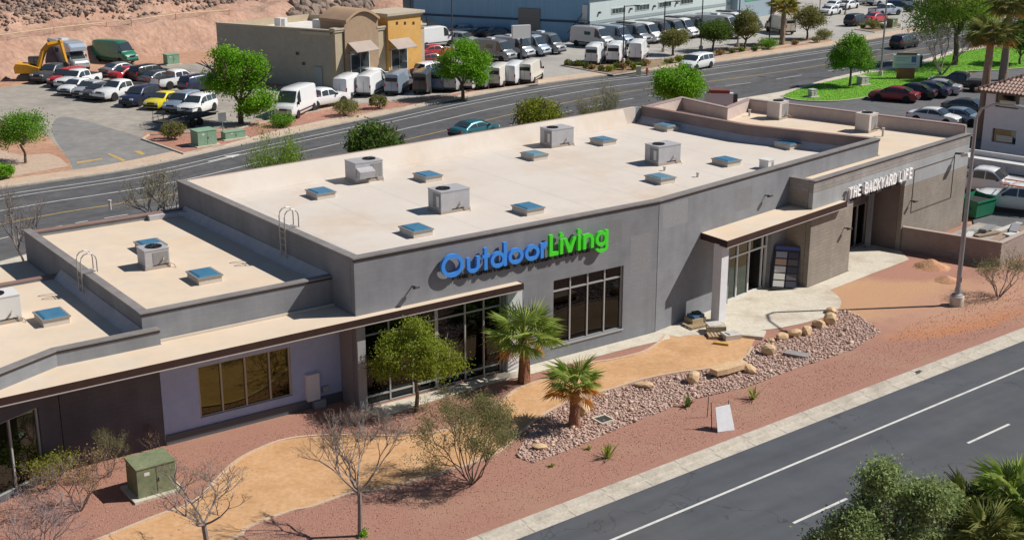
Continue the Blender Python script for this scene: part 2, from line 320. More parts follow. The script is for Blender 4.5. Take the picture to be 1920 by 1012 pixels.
# store block (raised a kerb height above the streets)
blk = [Lp(u, kv(u)) for u in KU]+[Rp(75, -3.0), Rp(60, -7.1), Rp(30.5, -7.1), Rp(30.2, -1), Rp(28.7, 15), Rp(30, 22)]+[p for p in NE[:6*6+1]][::-1]
def soil_patches(mat, spots):
    m = mat.copy(); m.name = 'red_gravel_with_soil'; N, Lk = m.node_tree.nodes, m.node_tree.links; b = N['Principled BSDF']; src = b.inputs['Base Color'].links[0].from_socket; tc = N.new('ShaderNodeTexCoord')
    for (cx, cy, az, ru, rv_, col, soft) in spots:
        mp = N.new('ShaderNodeMapping'); mp.vector_type = 'TEXTURE'; mp.inputs['Location'].default_value = (cx, cy, 0); mp.inputs['Rotation'].default_value = (0, 0, R_(90-az)); mp.inputs['Scale'].default_value = (ru, rv_, 1e6); Lk.new(tc.outputs['Object'], mp.inputs[0])
        ln = N.new('ShaderNodeVectorMath'); ln.operation = 'LENGTH'; Lk.new(mp.outputs[0], ln.inputs[0])
        nz = N.new('ShaderNodeTexNoise'); nz.inputs['Scale'].default_value = .9; nz.inputs['Detail'].default_value = 9; nz.inputs['Roughness'].default_value = .7; Lk.new(tc.outputs['Object'], nz.inputs['Vector'])
        ma = N.new('ShaderNodeMath'); ma.operation = 'MULTIPLY_ADD'; ma.inputs[1].default_value = 1.1; Lk.new(nz.outputs[0], ma.inputs[0]); Lk.new(ln.outputs['Value'], ma.inputs[2])
        mr = N.new('ShaderNodeMapRange'); mr.inputs[1].default_value = 1.55+soft; mr.inputs[2].default_value = 1.55-soft; Lk.new(ma.outputs[0], mr.inputs[0])
        mx = N.new('ShaderNodeMix'); mx.data_type = 'RGBA'; Lk.new(mr.outputs[0], mx.inputs[0]); Lk.new(src, mx.inputs[6]); mx.inputs[7].default_value = (*col, 1); src = mx.outputs[2]
    Lk.new(src, b.inputs['Base Color']); return m
_a, _b, _c2, _d2 = G(1600, 560), G(1690, 555), G(1800, 605), G(1740, 500)
bedm_ = soil_patches(gravel, [(_a.x, _a.y, 50, 4.2, 3.2, (.55,.33,.19), .16), (_b.x, _b.y, 70, 5.0, 2.6, (.54,.31,.18), .22), (_c2.x, _c2.y, 60, 4.5, 1.1, (.50,.22,.11), .2), (_d2.x, _d2.y, 60, 4.0, 1.6, (.44,.22,.16), .25), (*G(700, 860)[:2], 54, 5, 1.6, (.47,.27,.17), .3), (*G(1830, 560)[:2], 54, 7, 2.0, (.50,.28,.19), .4)])
MB().prism(blk, -.14, 0., bottom=False).build('planting_bed', bedm_, kind='structure')
side(NE, -.13, .012, -2.4, -.15, 'pavement', conc); side(NE, -.12, .016, -.14, .0, 'kerb', kerbm)
swalk = M('tan_pavement', (.50,.37,.27), .9, (.56,.43,.33), 1.2, 8., var=.12, col3=(.44,.31,.22), scale3=.4)
far = offset(KE, 2.3)
MB().prism(far[2:]+[(600, 1500), (-900, 1500), (-700, 100)], -.14, 0., bottom=False).build('far_ground', dirt, kind='structure')
side(KE, -.13, .012, .15, 2.3, 'pavement', swalk); side(KE, -.12, .016, .0, .14, 'kerb', kerbm)
for d0, wd, mt, dash in ((-1.75, .12, white_paint, 0), (-2.75, .12, white_paint, 0), (-5.9, .13, white_paint, 0), (-9.2, .13, yellow_paint, 0), (-12.4, .12, white_paint, 4)):
    a, b = offset(KE, d0), offset(KE, d0-wd); m = MB()
    if dash:
        for i in range(0, len(a)-1, 2): m.ribbon(a[i:i+2], b[i:i+2], -.114)
    else: m.ribbon(a, b, -.114)
    m.build('lane_line', mt, kind='structure')
def arrow(px, py, az, mat, s=1.):
    c = G(px, py); m = MB(); ca, sa = math.sin(R_(az)), math.cos(R_(az))
    T = lambda x, y: (c.x+x*ca-y*sa, c.y+x*sa+y*ca)
    m.sheet([T(*p) for p in ((-1.6*s, -.12), (.3*s, -.12), (.3*s, -.5), (1.6*s, 0), (.3*s, .5), (.3*s, .12), (-1.6*s, .12))], -.11); m.build('lane_arrow', mat, kind='structure')
arrow(422, 293, 35, white_paint, 1.1)
# paved lots beyond the street
dark_lot = M('drive_asphalt', (.20,.195,.19), .9, (.25,.24,.23), .3, 8., var=.12)
LOT1 = GP((345, 290), (265, 260), (270, 248), (380, 243), (450, 236), (520, 215), (640, 196), (530, 168), (412, 152), (400, 118), (300, 124), (200, 133), (110, 143), (75, 155), (0, 165), (-250, 190), (-250, 262), (0, 232), (90, 255), (130, 300), (135, 321), (240, 304))
MB().sheet(LOT1, .006).build('car_park', lotm, kind='structure')
MB().sheet(smooth_line(GP((345, 289), (300, 274), (262, 257), (205, 240), (150, 224), (112, 220), (98, 236), (104, 262), (128, 296), (137, 318)), 4)+GP((240, 304)), .010).build('drive', dark_lot, kind='structure')
for q in (((566, 305), (640, 290), (642, 294), (570, 309)), ):
    pass
for q in ([(200, 288), (206, 288), (237, 301), (230, 303)], [(250, 283), (262, 283), (273, 289), (266, 291)], [(143, 304), (192, 297), (192, 299), (145, 307)]):
    MB().sheet(GP(*q), .014).build('lot_marking', yellow_paint, kind='structure')
LOT2 = GP((640, 196), (860, 178), (1012, 157), (1025, 153), (1176, 132), (1185, 128), (1240, 127), (1400, 97), (1560, 74), (1560, 84), (1620, 75), (1700, 60), (1760, 40), (1790, -40), (1430, -40), (900, -10), (780, 40), (640, 130), (520, 165))
lot2m = M('concrete_lot', (.36,.34,.31), .9, (.42,.40,.365), .2, 8., var=.12, col3=(.27,.26,.245), scale3=.1)
MB().sheet(LOT2, .008).build('van_lot', lot2m, kind='structure')
BED = M('brown_bed', (.22,.15,.10), .95, (.30,.21,.14), 1., 8., var=.3, bump=.8, bscale=5.)
def bed(pp, mat, name='planting_strip', edge=True, z=.016):
    P = GP(*pp); MB().sheet(P, z).build(name, mat, kind='structure')
    if edge:
        m = MB(); strip_wall(m, P+[P[0]], .0, .12, -.12, .03); m.build('kerb', kerbm, kind='structure')
farbed = M('far_red_gravel', (.33,.15,.105), .95, (.43,.23,.17), 1.6, 8., var=.2, bump=.6, bscale=9.)
bed([(268, 262), (345, 289), (420, 274), (520, 247), (612, 227), (760, 202), (900, 172), (1008, 158), (1010, 153), (930, 160), (845, 178), (740, 190), (640, 200), (612, 206), (520, 224), (445, 243), (380, 250), (280, 254)], farbed)
bed([(1052, 124), (1090, 120), (1240, 112), (1400, 84), (1545, 68), (1545, 74), (1440, 92), (1300, 115), (1190, 136), (1150, 142)], BED)
bed([(1602, 56), (1640, 48), (1690, 46), (1690, 54), (1640, 62)], BED)
bed([(-60, 352), (0, 336), (130, 312), (112, 296), (92, 288), (40, 292), (0, 282), (-60, 280)], M('tan_gravel', (.45,.32,.24), .95, (.52,.40,.31), 2., 8., var=.15), edge=False)
# side lot on the right, lawn
MB().sheet(GP((1405, 196), (1462, 181), (1500, 189), (1640, 181), (1760, 150), (1900, 120), (2300, 70), (2700, 400), (2200, 560), (1905, 462), (1830, 440), (1810, 330), (1700, 240)), -.05).build('side_lot', M('side_lot_paving', (.105,.108,.115), .9, (.13,.13,.135), .3, 8., var=.14), kind='structure')
LAWN = smooth_line(GP((1462, 181), (1492, 168), (1560, 151), (1653, 133), (1725, 122), (1790, 100), (1900, 85), (1990, 92), (1990, 118), (1870, 132), (1800, 136), (1760, 150), (1700, 163), (1640, 180), (1570, 190), (1500, 189), (1462, 181)), 4)
MB().prism(LAWN, -.1, .02, bottom=False).build('lawn', grassm, kind='structure')
strip_wall(MB(), LAWN, -.1, .05, -.18, 0).build('kerb', kerbm, kind='structure')
# grass blades on the lawn
pts = scatter(LAWN, 22000); n = len(pts); a = nr.uniform(0, 6.28, n); hgt = nr.uniform(.03, .07, n)
dx, dy = np.cos(a)*.05, np.sin(a)*.05; z0 = np.full(n, .02)
V = np.stack([np.stack([pts[:, 0]-dx, pts[:, 1]-dy, z0], 1), np.stack([pts[:, 0]+dx, pts[:, 1]+dy, z0], 1), np.stack([pts[:, 0]+nr.normal(0, .04, n), pts[:, 1]+nr.normal(0, .04, n), z0+hgt], 1)], 1).reshape(-1, 3)
gr = np_obj('grass', V, np.arange(3*n).reshape(-1, 3), M('grass_blades', (.115,.30,.015), .8, island=(.17,.39,.03), transl=.4), kind='stuff'); tag(gr, 'bright green mown grass on the lawn beside the back street', 'grass')
# ---------------------------------------------------------------- landscaping in front of the store
path_up = [(-40, 1100), (187, 1012), (288, 971), (369, 939), (415, 893), (447, 864), (490, 841), (540, 824), (615, 817), (742, 818), (823, 811), (880, 790), (943, 753), (972, 730), (1038, 707), (1102, 683), (1150, 675), (1203, 662), (1232, 647), (1249, 629)]
path_dn = [(200, 1100), (427, 1012), (461, 988), (540, 957), (583, 948), (655, 923), (713, 916), (800, 893), (909, 858), (950, 832), (985, 800), (1021, 774), (1073, 748), (1148, 727), (1203, 710), (1269, 697), (1327, 690), (1390, 673), (1408, 650)]
PU, PD = smooth_line(GP(*path_up), 4), smooth_line(GP(*path_dn), 4)
MB().sheet(PU+GP((1290, 618), (1340, 640), (1420, 628))+PD[::-1], .010).build('path', pathm, kind='structure')
edgem = M('path_edging', (.50,.36,.25), .9, (.56,.43,.32), 4., 6., var=.1)
strip_wall(MB(), PU, -.01, .045, 0, .13).build('path_edging', edgem, kind='structure')
strip_wall(MB(), PD, -.01, .045, -.13, 0).build('path_edging', edgem, kind='structure')
# concrete walks beside the walls and the round entrance pad
MB().sheet([Lp(*p) for p in ((.0, -.05), (8.5, -.05), (8.5, -.95), (5.5, -.85), (3, -1.0), (.4, -1.25))], .016).build('store_walk', conc, kind='structure')
MB().sheet([Lp(*p) for p in ((8.5, -.02), (16.7, -.02), (17.4, -.15), (16.6, -1.15), (14.2, -.98), (8.5, -.95))], .0165).build('store_walk', conc, kind='structure')
pad = [Rp(*p) for p in ((.0, 0), (6, .3), (11.4, .3), (11.4, -1.55), (15.8, -1.55), (15.8, .7), (21.5, .7), (21.5, -1.6), (20.2, -2.9), (15.8, -2.75), (11.9, -2.65))]
padc = smooth_line([Rp(11.9, -2.65), Rp(10.9, -3.9), Rp(9.2, -4.7), Rp(7.0, -4.7), Rp(4.4, -3.9), Rp(2.6, -2.7), Rp(.2, -1.2)], 4)
MB().sheet(pad[:-1]+padc, .020).build('entrance_pad', conc, kind='structure')
# river stones: one mass of small stones
RB = GP((968, 856), (985, 820), (1021, 779), (1073, 753), (1148, 732), (1203, 715), (1269, 702), (1327, 695), (1392, 678), (1420, 645), (1500, 622), (1545, 600), (1570, 580), (1610, 592), (1652, 622), (1600, 655), (1480, 695), (1400, 726), (1300, 748), (1180, 795), (1080, 838), (1000, 868))
MB().sheet(RB, .017).build('stone_bed', M('stone_bed', (.40,.26,.21), .95, (.50,.36,.30), 8., 6., var=.3), kind='structure')
pp = scatter(RB, 13000); sz = nr.uniform(.028, .076, len(pp)); V, F = rocks_np(np.column_stack([pp, .02+sz*.3]), sz)
o = np_obj('river_stones', V, F, M('river_stone', (.58,.44,.37), .9, island=(.33,.19,.15)), kind='stuff'); tag(o, 'pinkish river stones filling the bed below the tan path', 'river stones')
pp = scatter(RB, 130); sz = nr.uniform(.08, .14, len(pp)); V, F = rocks_np(np.column_stack([pp, .02+sz*.35]), sz, .8, .32)
o = np_obj('rubble', V, F, M('rubble_stone', (.62,.46,.32), .9, island=(.50,.36,.30)), kind='stuff'); tag(o, 'paler larger rubble mixed into the river stones', 'rubble')
# loose coarse gravel lying on the red bed
FB = GP((-20, 1030), (-20, 900), (200, 860), (640, 790), (960, 735), (1040, 800), (1100, 830), (1300, 760), (1500, 700), (1660, 640), (1700, 610), (1830, 560), (1920, 520), (1920, 600), (1690, 690), (1430, 790), (1120, 905), (870, 1000), (400, 1120))
pp = scatter(FB, 26000)
k = ~inside(PU+PD[::-1], pp[:, 0], pp[:, 1]); pp = pp[k]; sz = nr.uniform(.012, .03, len(pp)); V, F = rocks_np(np.column_stack([pp, np.full(len(pp), .006)]), sz)
o = np_obj('loose_gravel', V, F, M('gravel_chip', (.32,.14,.105), .95, island=(.54,.34,.28)), kind='stuff'); tag(o, 'loose red gravel chips covering the planting bed by the road', 'gravel')
# ---------------------------------------------------------------- hillside behind the far lots
HB = [(-260, 60), (-110, 105), (-75, 125), (-55, 140.3), (-47.6, 153), (-37.4, 164), (-30, 178), (-24, 192), (-12, 200), (0, 207), (30, 235), (60, 300)]
def hill_d(X, Y):
    best = np.full(X.shape, 1e9); sgn = np.zeros(X.shape)
    for (x0, y0), (x1, y1) in zip(HB, HB[1:]):
        dx, dy = x1-x0, y1-y0; l2 = dx*dx+dy*dy; t = np.clip(((X-x0)*dx+(Y-y0)*dy)/l2, 0, 1)
        ex, ey = X-x0-t*dx, Y-y0-t*dy; d = np.hypot(ex, ey); cr = dx*(Y-y0)-dy*(X-x0)
        m = d < best; best = np.where(m, d, best); sgn = np.where(m, np.sign(cr), sgn)
    return best*sgn
def vnoise(X, Y, s, seed):
    g_ = np.random.default_rng(seed).random((64, 64)); x, y = X/s, Y/s; xi, yi = np.floor(x).astype(int), np.floor(y).astype(int); fx, fy = x-xi, y-yi
    fx, fy = fx*fx*(3-2*fx), fy*fy*(3-2*fy); q = lambda a, b: g_[a % 64, b % 64]
    return (q(xi, yi)*(1-fx)+q(xi+1, yi)*fx)*(1-fy)+(q(xi, yi+1)*(1-fx)+q(xi+1, yi+1)*fx)*fy
def hill_h(X, Y):
    d = hill_d(X, Y)+(vnoise(X, Y, 6, 1)-.5)*2.2
    h = np.interp(d, [0, 4.5, 9, 11, 30, 80, 200], [-.25, 3.4, 3.7, 4.4, 9.5, 26, 70])
    return h+np.where(d > 0, (vnoise(X, Y, 2.2, 2)-.5)*.8+(vnoise(X, Y, .9, 3)-.5)*.28, 0)+np.where(d > 10, (vnoise(X, Y, 9, 4)-.5)*2.2, 0)
gx = np.arange(-150, 45, .75); gy = np.arange(110, 330, .75); X, Y = np.meshgrid(gx, gy, indexing='ij'); D = hill_d(X, Y); Hh = hill_h(X, Y)
idx = np.arange(X.size).reshape(X.shape); ok = (D > -1.5); q = ok[:-1, :-1] & ok[1:, :-1] & ok[1:, 1:] & ok[:-1, 1:]
F = np.stack([idx[:-1, :-1][q], idx[1:, :-1][q], idx[1:, 1:][q], idx[:-1, 1:][q]], 1)
hillm = M('hill_soil', (.37,.215,.155), .95, (.44,.28,.205), .35, 9., var=.2, bump=.7, bscale=1.5, col3=(.36,.24,.20), scale3=.09, bdist=.3)
np_obj('hillside', np.stack([X.ravel(), Y.ravel(), Hh.ravel()], 1), F, hillm, kind='structure', smooth=True)
hx = nr.uniform(-105, 5, 200000); hy = nr.uniform(118, 235, 200000); d = hill_d(hx, hy); k = (d > 9.5) & (d < 34); hx, hy = hx[k], hy[k]
k = vnoise(hx, hy, 4, 9)+nr.normal(0, .2, len(hx)) > .38; hx, hy = hx[k], hy[k]
sz = .06+.36*nr.random(len(hx))**4; V, F = rocks_np(np.column_stack([hx, hy, hill_h(hx, hy)+sz*.15]), sz, .9, .35)
o = np_obj('hill_rocks', V, F, M('hill_rock', (.11,.08,.07), .95, island=(.38,.27,.215)), kind='stuff'); tag(o, 'scattered rough brown rocks covering the desert hillside', 'rocks')

def hill_hit(px, py):
    x, u = px-CX, CY-py; rr = np.array((x, FPX*_c+u*_s, -FPX*_s+u*_c)); rr = rr/rr[1]; ts = np.arange(100, 330, .25); X, Y, Z = rr[0]*ts, ts, CAMH+rr[2]*ts
    k = np.nonzero(Z < np.where(hill_d(X, Y) > 0, hill_h(X, Y), 0))[0]; i = k[0] if len(k) else -1; return Vector((X[i], Y[i], Z[i]))
# ---------------------------------------------------------------- the store
gblock = block_mat('grey_block', (.215,.222,.242), (.228,.235,.255), (.20,.207,.225), .41, .205, bump=.2, lines=.008)
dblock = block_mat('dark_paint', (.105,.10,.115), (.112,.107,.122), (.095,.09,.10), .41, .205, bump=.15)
lav = M('pale_plaster', (.34,.41,.60), .85, (.37,.44,.63), .8, 7., var=.05, bump=.1, bscale=50.)
split = block_mat('split_face_block', (.27,.235,.20), (.295,.26,.222), (.25,.218,.188), .41, .205, bump=.8, grain=14, gb=1.6, lines=.006)
splitg = block_mat('split_grey_block', (.28,.26,.25), (.315,.295,.28), (.255,.24,.228), .41, .205, bump=1., grain=14, gb=1.6, lines=.008)
smoothg = block_mat('smooth_grey_block', (.33,.34,.352), (.345,.355,.367), (.32,.33,.342), .41, .205, bump=.12)
brownp = M('brown_plaster', (.17,.135,.12), .9, (.20,.16,.145), 1., 6., bump=.15)
pale = M('pale_grey_paint', (.60,.60,.63), .8, (.64,.64,.66), 1., 6., var=.04)
roofw = M('white_roof', (.625,.565,.51), .85, (.585,.515,.45), .3, 9., .35, .7, var=.05, bump=.15, bscale=3., col3=(.56,.45,.35), scale3=.17)
rooft = M('tan_roof', (.67,.55,.43), .85, (.62,.48,.34), .3, 9., .4, .72, var=.07, bump=.15, bscale=3., col3=(.62,.55,.46), scale3=.28)
lining = M('parapet_lining', (.58,.51,.435), .85, (.54,.45,.36), .5, 8., var=.06)
pinkl = M('mauve_lining', (.48,.39,.36), .85, (.52,.43,.39), .6, 7., var=.06)
cantm = M('grey_membrane', (.40,.39,.42), .8, (.46,.45,.47), .6, 7., var=.06)
copm = M('coping_metal', (.20,.185,.18), .55, (.25,.23,.22), .7, 6., var=.08, spec=.5)
copd = M('dark_drip_edge', (.035,.028,.028), .6)
redtrim = M('red_trim', (.23,.145,.125), .8, (.27,.18,.155), 1., 6.)
fascia = M('brown_fascia', (.032,.014,.011), .6, (.045,.02,.016), 2., 6.)
lightedge = M('light_drip', (.42,.38,.36), .6)
alu = M('window_frame_metal', (.42,.42,.42), .45, spec=.6, metal=.3)
whitefr = M('white_frame', (.66,.66,.65), .5)
def glass(name, col, rough=.03):
    m = M(name, col, rough, metal=1.)
    return m
gdark = glass('dark_window_glass', (.036,.042,.048)); gbronze = glass('bronze_window_glass', (.095,.095,.05)); gteal = glass('teal_window_glass', (.10,.13,.125))
store = thing('store_building', 'long low grey block store with cream flat roofs, blue and green wall lettering', 'building', (A_[0], A_[1], 0), R_(35.5))
def part(name, mb, mat, par=None, smooth=None): return mb.build(name, mat, par or store, smooth)
D_ = (-.6, 17.47); M_ = r(19.7, 17.4); F0, F1, F3, F4, F5 = r(11.4, -1.5), r(29.6, -1.5), r(28.1, 14.3), r(24.3, 13.4), r(25.4, 18.0)
ZM = 6.65
part('front_wall', wall_panel(MB(), (0, 0), (16.62, 0), 0, ZM, .3, [(.35, 7.45, 0, 3.85), (10.3, 14.5, .65, 3.84)]), gblock)
b0 = r(.0, 0)
part('front_wall', wall_panel(MB(), r(.02, 0), r(20.8, 0), 0, ZM, .28, [(6.1, 9.95, 0, 3.05), (15.5, 20.6, 0, 4.25)]), gblock)
part('side_wall', wall_panel(MB(), D_, (-.011, .302), 0, ZM, .3), gblock)
part('back_wall', wall_panel(MB(), (M_[0]-.02, M_[1]), (D_[0]+.32, D_[1]+.02), 0, ZM-.05, .3), gblock)
# roofs
part('main_roof', MB().prism([(.28, .28), (16.6, .28), r(20.6, .26), r(18.9, 8.2), r(19.6, 17.1), (D_[0]+.3, 17.2)], 5.45, 5.6), roofw)
dv = [r(20.8, .29), r(19.1, 8.2), r(19.75, 17.1)]
part('divider_wall', strip_wall(MB(), dv, 5.3, 6.6, -.3, 0), M('divider_paint', (.22,.165,.165), .9, (.26,.20,.19), .8, 6.))
part('divider_coping', strip_wall(MB(), dv, 6.603, 6.66, -.34, .05), redtrim)
cm = MB(); cm.ribbon(offset(dv, .004), offset(dv, .42), 6.0, 5.606); part('roof_cant', cm, cantm)
bk = [(M_[0]-.5, M_[1]-.05), (D_[0]+.33, D_[1]+.03)]
sl_ = MB(); bk2 = [(M_[0]-1.7, M_[1]-.16), bk[1]]; sl_.ribbon(offset(bk2, .34), offset(bk2, .85), ZM-.006, 5.604); part('parapet_slope', sl_, roofw); part('parapet_lining', strip_wall(MB(), bk, 5.61, ZM-.05, .303, .33), roofw)
for q in range(9):
    u_ = 2.2+q*3.4; v_ = .45+max(0, u_-16.4)*.182; part('membrane_seam', MB().sheet([(u_, v_), (u_+.09, v_+.02), (u_+.09+.02*q, 16.2+.09*u_), (u_+.02*q, 16.2+.09*u_)], 5.603), M('seam_strip', (.56,.505,.455), .85, (.60,.56,.525), 1., 6.))
# copings of the main block
cop_f = [(-.06, .0), (16.64, 0), r(20.85, 0)]
part('coping', strip_wall(MB(), cop_f, ZM+.003, ZM+.07, -.06, .36), copm)
part('drip_edge', strip_wall(MB(), cop_f, ZM-.10, ZM, -.035, -.003), copd)
part('coping', strip_wall(MB(), [(D_[0], D_[1]-.02), (-.012, .37)], ZM+.004, ZM+.068, -.06, .36), copm)
part('coping', strip_wall(MB(), bk, ZM-.045, ZM+.0, -.06, .12), redtrim); part('coping_membrane', strip_wall(MB(), bk, ZM-.046, ZM-.004, .123, .335), roofw)
# wing left of the main block
W2 = 5.45
part('wing_wall', wall_panel(MB(), (-8.35, 1.85), (-.06, 1.85), 4.0, W2, .28), gblock)
part('wing_wall', wall_panel(MB(), (-8.55, 16.9), (-8.35, 2.14), 0, W2, .28), gblock)
part('wing_wall', wall_panel(MB(), (-.6, 16.9), (-8.26, 16.9), 0, W2-.1, .28), gblock)
part('wing_roof', MB().prism([(-8.2, 2.1), (-.03, 2.1), (-.58, 16.7), (-8.3, 16.7)], 4.95, 5.12), rooft)
part('coping', strip_wall(MB(), [(-8.42, 1.85), (-.07, 1.85)], W2+.003, W2+.06, -.05, .34), copm)
part('drip_edge', strip_wall(MB(), [(-8.42, 1.85), (-.07, 1.85)], W2-.09, W2, -.03, -.003), copd)
part('coping', strip_wall(MB(), [(-8.55, 16.9), (-8.352, 2.2)], W2+.004, W2+.058, -.05, .34), copm)
part('coping', strip_wall(MB(), [(-.62, 16.88), (-8.2, 16.88)], W2-.096, W2-.05, -.05, .32), redtrim)
cm = MB(); cm.add([(-.008-.6*.12, 2.15, 5.55), (-.615, 16.6, 5.55), (-.98, 16.6, 5.124), (-.44, 2.15, 5.124)], [(0, 1, 2, 3)]); part('roof_cant', cm, cantm)
cm = MB(); cm.prism([(-2.6, 16.58), (-.7, 16.58), (-.7, 15.9), (-1.1, 16.2), (-2.6, 16.3)], 5.125, 5.36); part('roof_cricket', cm, cantm)
# lowest wing at the far left, its front bending with the street
W3 = 4.8; w3f = [(-22, -3.35), (-11.8, 1.5), (-7.8, 1.5)]
part('wing_wall', strip_wall(MB(), w3f, 4.0, W3, 0, .28), gblock)
part('wing_roof', MB().prism([(-21.9, -3.0), (-11.8, 1.76), (-8.36, 1.76), (-8.48, 11.6), (-22, 11.6)], 4.3, 4.46), rooft)
part('coping', strip_wall(MB(), w3f, W3+.003, W3+.06, -.05, .33), copm)
part('drip_edge', strip_wall(MB(), w3f, W3-.09, W3, -.03, -.003), copd)
part('wing_wall', wall_panel(MB(), (-8.5, 11.9), (-22, 11.9), 0, 4.55, .28), gblock)
part('coping', strip_wall(MB(), [(-8.5, 11.9), (-22, 11.9)], 4.553, 4.6, -.04, .3), redtrim)
cm = MB(); cm.add([(-8.37, 1.9, 4.86), (-8.49, 11.58, 4.86), (-8.85, 11.58, 4.464), (-8.75, 1.9, 4.464)], [(3, 2, 1, 0)]); part('roof_cant', cm, cantm)
part('wing_roof', MB().prism([(-22, 11.95), (-8.53, 11.95), (-8.57, 16.8), (-22, 16.8)], 0, 4.0), rooft)
# ground-floor walls under the long canopy
part('painted_wall', wall_panel(MB(), (-7.98, 1.4), (-.06, 1.4), 0, 3.98, .25, [(1.53, 5.6, .78, 2.97)]), lav)
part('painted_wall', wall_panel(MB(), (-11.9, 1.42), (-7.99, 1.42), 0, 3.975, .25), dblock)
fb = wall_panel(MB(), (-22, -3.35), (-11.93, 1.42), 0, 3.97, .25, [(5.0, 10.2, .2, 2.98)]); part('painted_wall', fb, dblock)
part('return_wall', MB().bb((-.055, .32, 0), (.28, 1.4, 3.97)), M('grey_return', (.22,.22,.23), .85))
part('wall_base', MB().bb((-7.96, 1.33, 0), (-.07, 1.397, .42)), M('base_paint', (.10,.105,.115), .85))
cpoly = [(-22, -5.5), (-15.2, -.42), (8.25, -.42), (8.25, -.003), (-.012, -.003), (-.012, 1.846), (-7.77, 1.846), (-7.77, 1.496), (-11.81, 1.496), (-22, -3.354)]
cano = part('canopy', MB().prism(cpoly, 3.96, 4.2), rooft)
cf = [(-22, -5.5), (-15.2, -.42), (8.25, -.42)]
part('fascia', strip_wall(MB(), cf, 3.93, 4.215, -.035, -.003), fascia, cano)
part('drip_strip', strip_wall(MB(), cf, 3.885, 3.927, -.045, .04), lightedge, cano)
part('end_fascia', MB().bb((8.253, -.455, 3.89), (8.285, -.003, 4.215)), fascia, cano)
part('gravel_stop', strip_wall(MB(), [(-.02, 1.83), (-7.75, 1.83)], 4.203, 4.3, .0, .09), lining, cano)
def window(us, zs, P, mframe, mglass, th=.07, dep=.12, name='window', skip=(), wide=()):
    """frame of mullions at us and rails at zs on plane P(u, z, t); one pane per cell"""
    m = MB(); wt = lambda u: .17 if u in wide else th
    def bar(u0, u1, z0, z1, t0, t1):
        q = [P(u0, z0, t0), P(u1, z0, t0), P(u1, z0, t1), P(u0, z0, t1), P(u0, z1, t0), P(u1, z1, t0), P(u1, z1, t1), P(u0, z1, t1)]
        m.add(q, [(0, 3, 2, 1), (4, 5, 6, 7), (0, 1, 5, 4), (1, 2, 6, 5), (2, 3, 7, 6), (3, 0, 4, 7)])
    for i, u in enumerate(us): bar(u-wt(u)/2, u+wt(u)/2, zs[0], zs[-1], -.02, dep)
    for j, z in enumerate(zs):
        for i in range(len(us)-1): bar(us[i]+wt(us[i])/2, us[i+1]-wt(us[i+1])/2, max(zs[0], z-th/2), min(zs[-1], z+th/2), -.012, dep-.01)
    wo = part(name, m, mframe)
    for i in range(len(us)-1):
        for j in range(len(zs)-1):
            if (i, j) in skip: continue
            q = MB(); a = [P(us[i], zs[j], .05), P(us[i+1], zs[j], .05), P(us[i+1], zs[j+1], .05), P(us[i], zs[j+1], .05)]
            q.add(a, [(0, 1, 2, 3)]); part('pane', q, mglass, wo)
    return wo
PL = lambda v: (lambda u, z, t: (u, v+t, z))
PR = lambda v: (lambda u, z, t: (*r(u, v+t), z))
window([.40, 1.62, 2.78, 4.0, 5.5, 6.5, 7.41], [.03, .42, 3.2, 3.84], PL(.14), alu, gdark, wide=(4.0,))
window([10.34, 11.36, 12.4, 13.43, 14.46], [.66, 3.27, 3.83], PL(.12), alu, gdark)
part('window_sill', MB().bb((10.25, -.05, .58), (14.55, .2, .648)), alu)
window([-6.41, -5.45, -4.4, -3.33, -2.42], [.80, 2.95], PL(1.47), M('window_frame_cream', (.40,.37,.30), .6), gbronze)
ux, uy = (10.07/math.hypot(10.07, 4.77)), 4.77/math.hypot(10.07, 4.77)
window([5.05, 6.3, 7.6, 8.9, 10.14], [.22, 2.96], lambda u, z, t: (-22+ux*u-uy*(t+.08), -3.35+uy*u+ux*(t+.08), z), alu, gteal)
# corner post and pier of the first shopfront
part('corner_post', MB().bb((-.02, -.10, 0), (.36, -.004, 3.955)), M('post_paint', (.33,.33,.34), .8))
part('pier', MB().bb((7.62, -.14, 0), (8.42, -.003, 3.955)), pale)
# entrance canopy, post, doors
c2 = part('canopy', MB().prism([r(3.15, -1.85), r(14.35, -1.85), r(14.35, -1.503), r(11.397, -1.503), r(11.397, -.003), r(3.5, -.003)], 4.12, 4.40), rooft)
c2f = [r(3.5, -.01), r(3.15, -1.85), r(14.35, -1.85), r(14.35, -1.51)]
part('fascia', strip_wall(MB(), c2f, 4.08, 4.415, -.035, -.003), fascia, c2)
part('drip_strip', strip_wall(MB(), c2f, 4.04, 4.077, -.045, .03), lightedge, c2)
pc = r(3.5, -1.28); part('entrance_post', MB().box((pc[0], pc[1], 2.06), (.58, .5, 4.118), R_(10.1)), pale)
fr2 = window([6.14, 7.2, 8.28, 9.5, 9.91], [.03, 2.36, 3.02], PR(.26), whitefr, gteal, skip=((2, 0), (3, 0)), th=.09)
dq = MB(); part('open_door', MB().box((*r(9.4, .85), 1.17), (.05, 1.1, 2.3), R_(10.1)), M('dark_door', (.03,.03,.03), .4))
part('side_wall', wall_panel(MB(), r(11.4, .0), r(11.4, -1.2), 0, 5.3, .25), split)
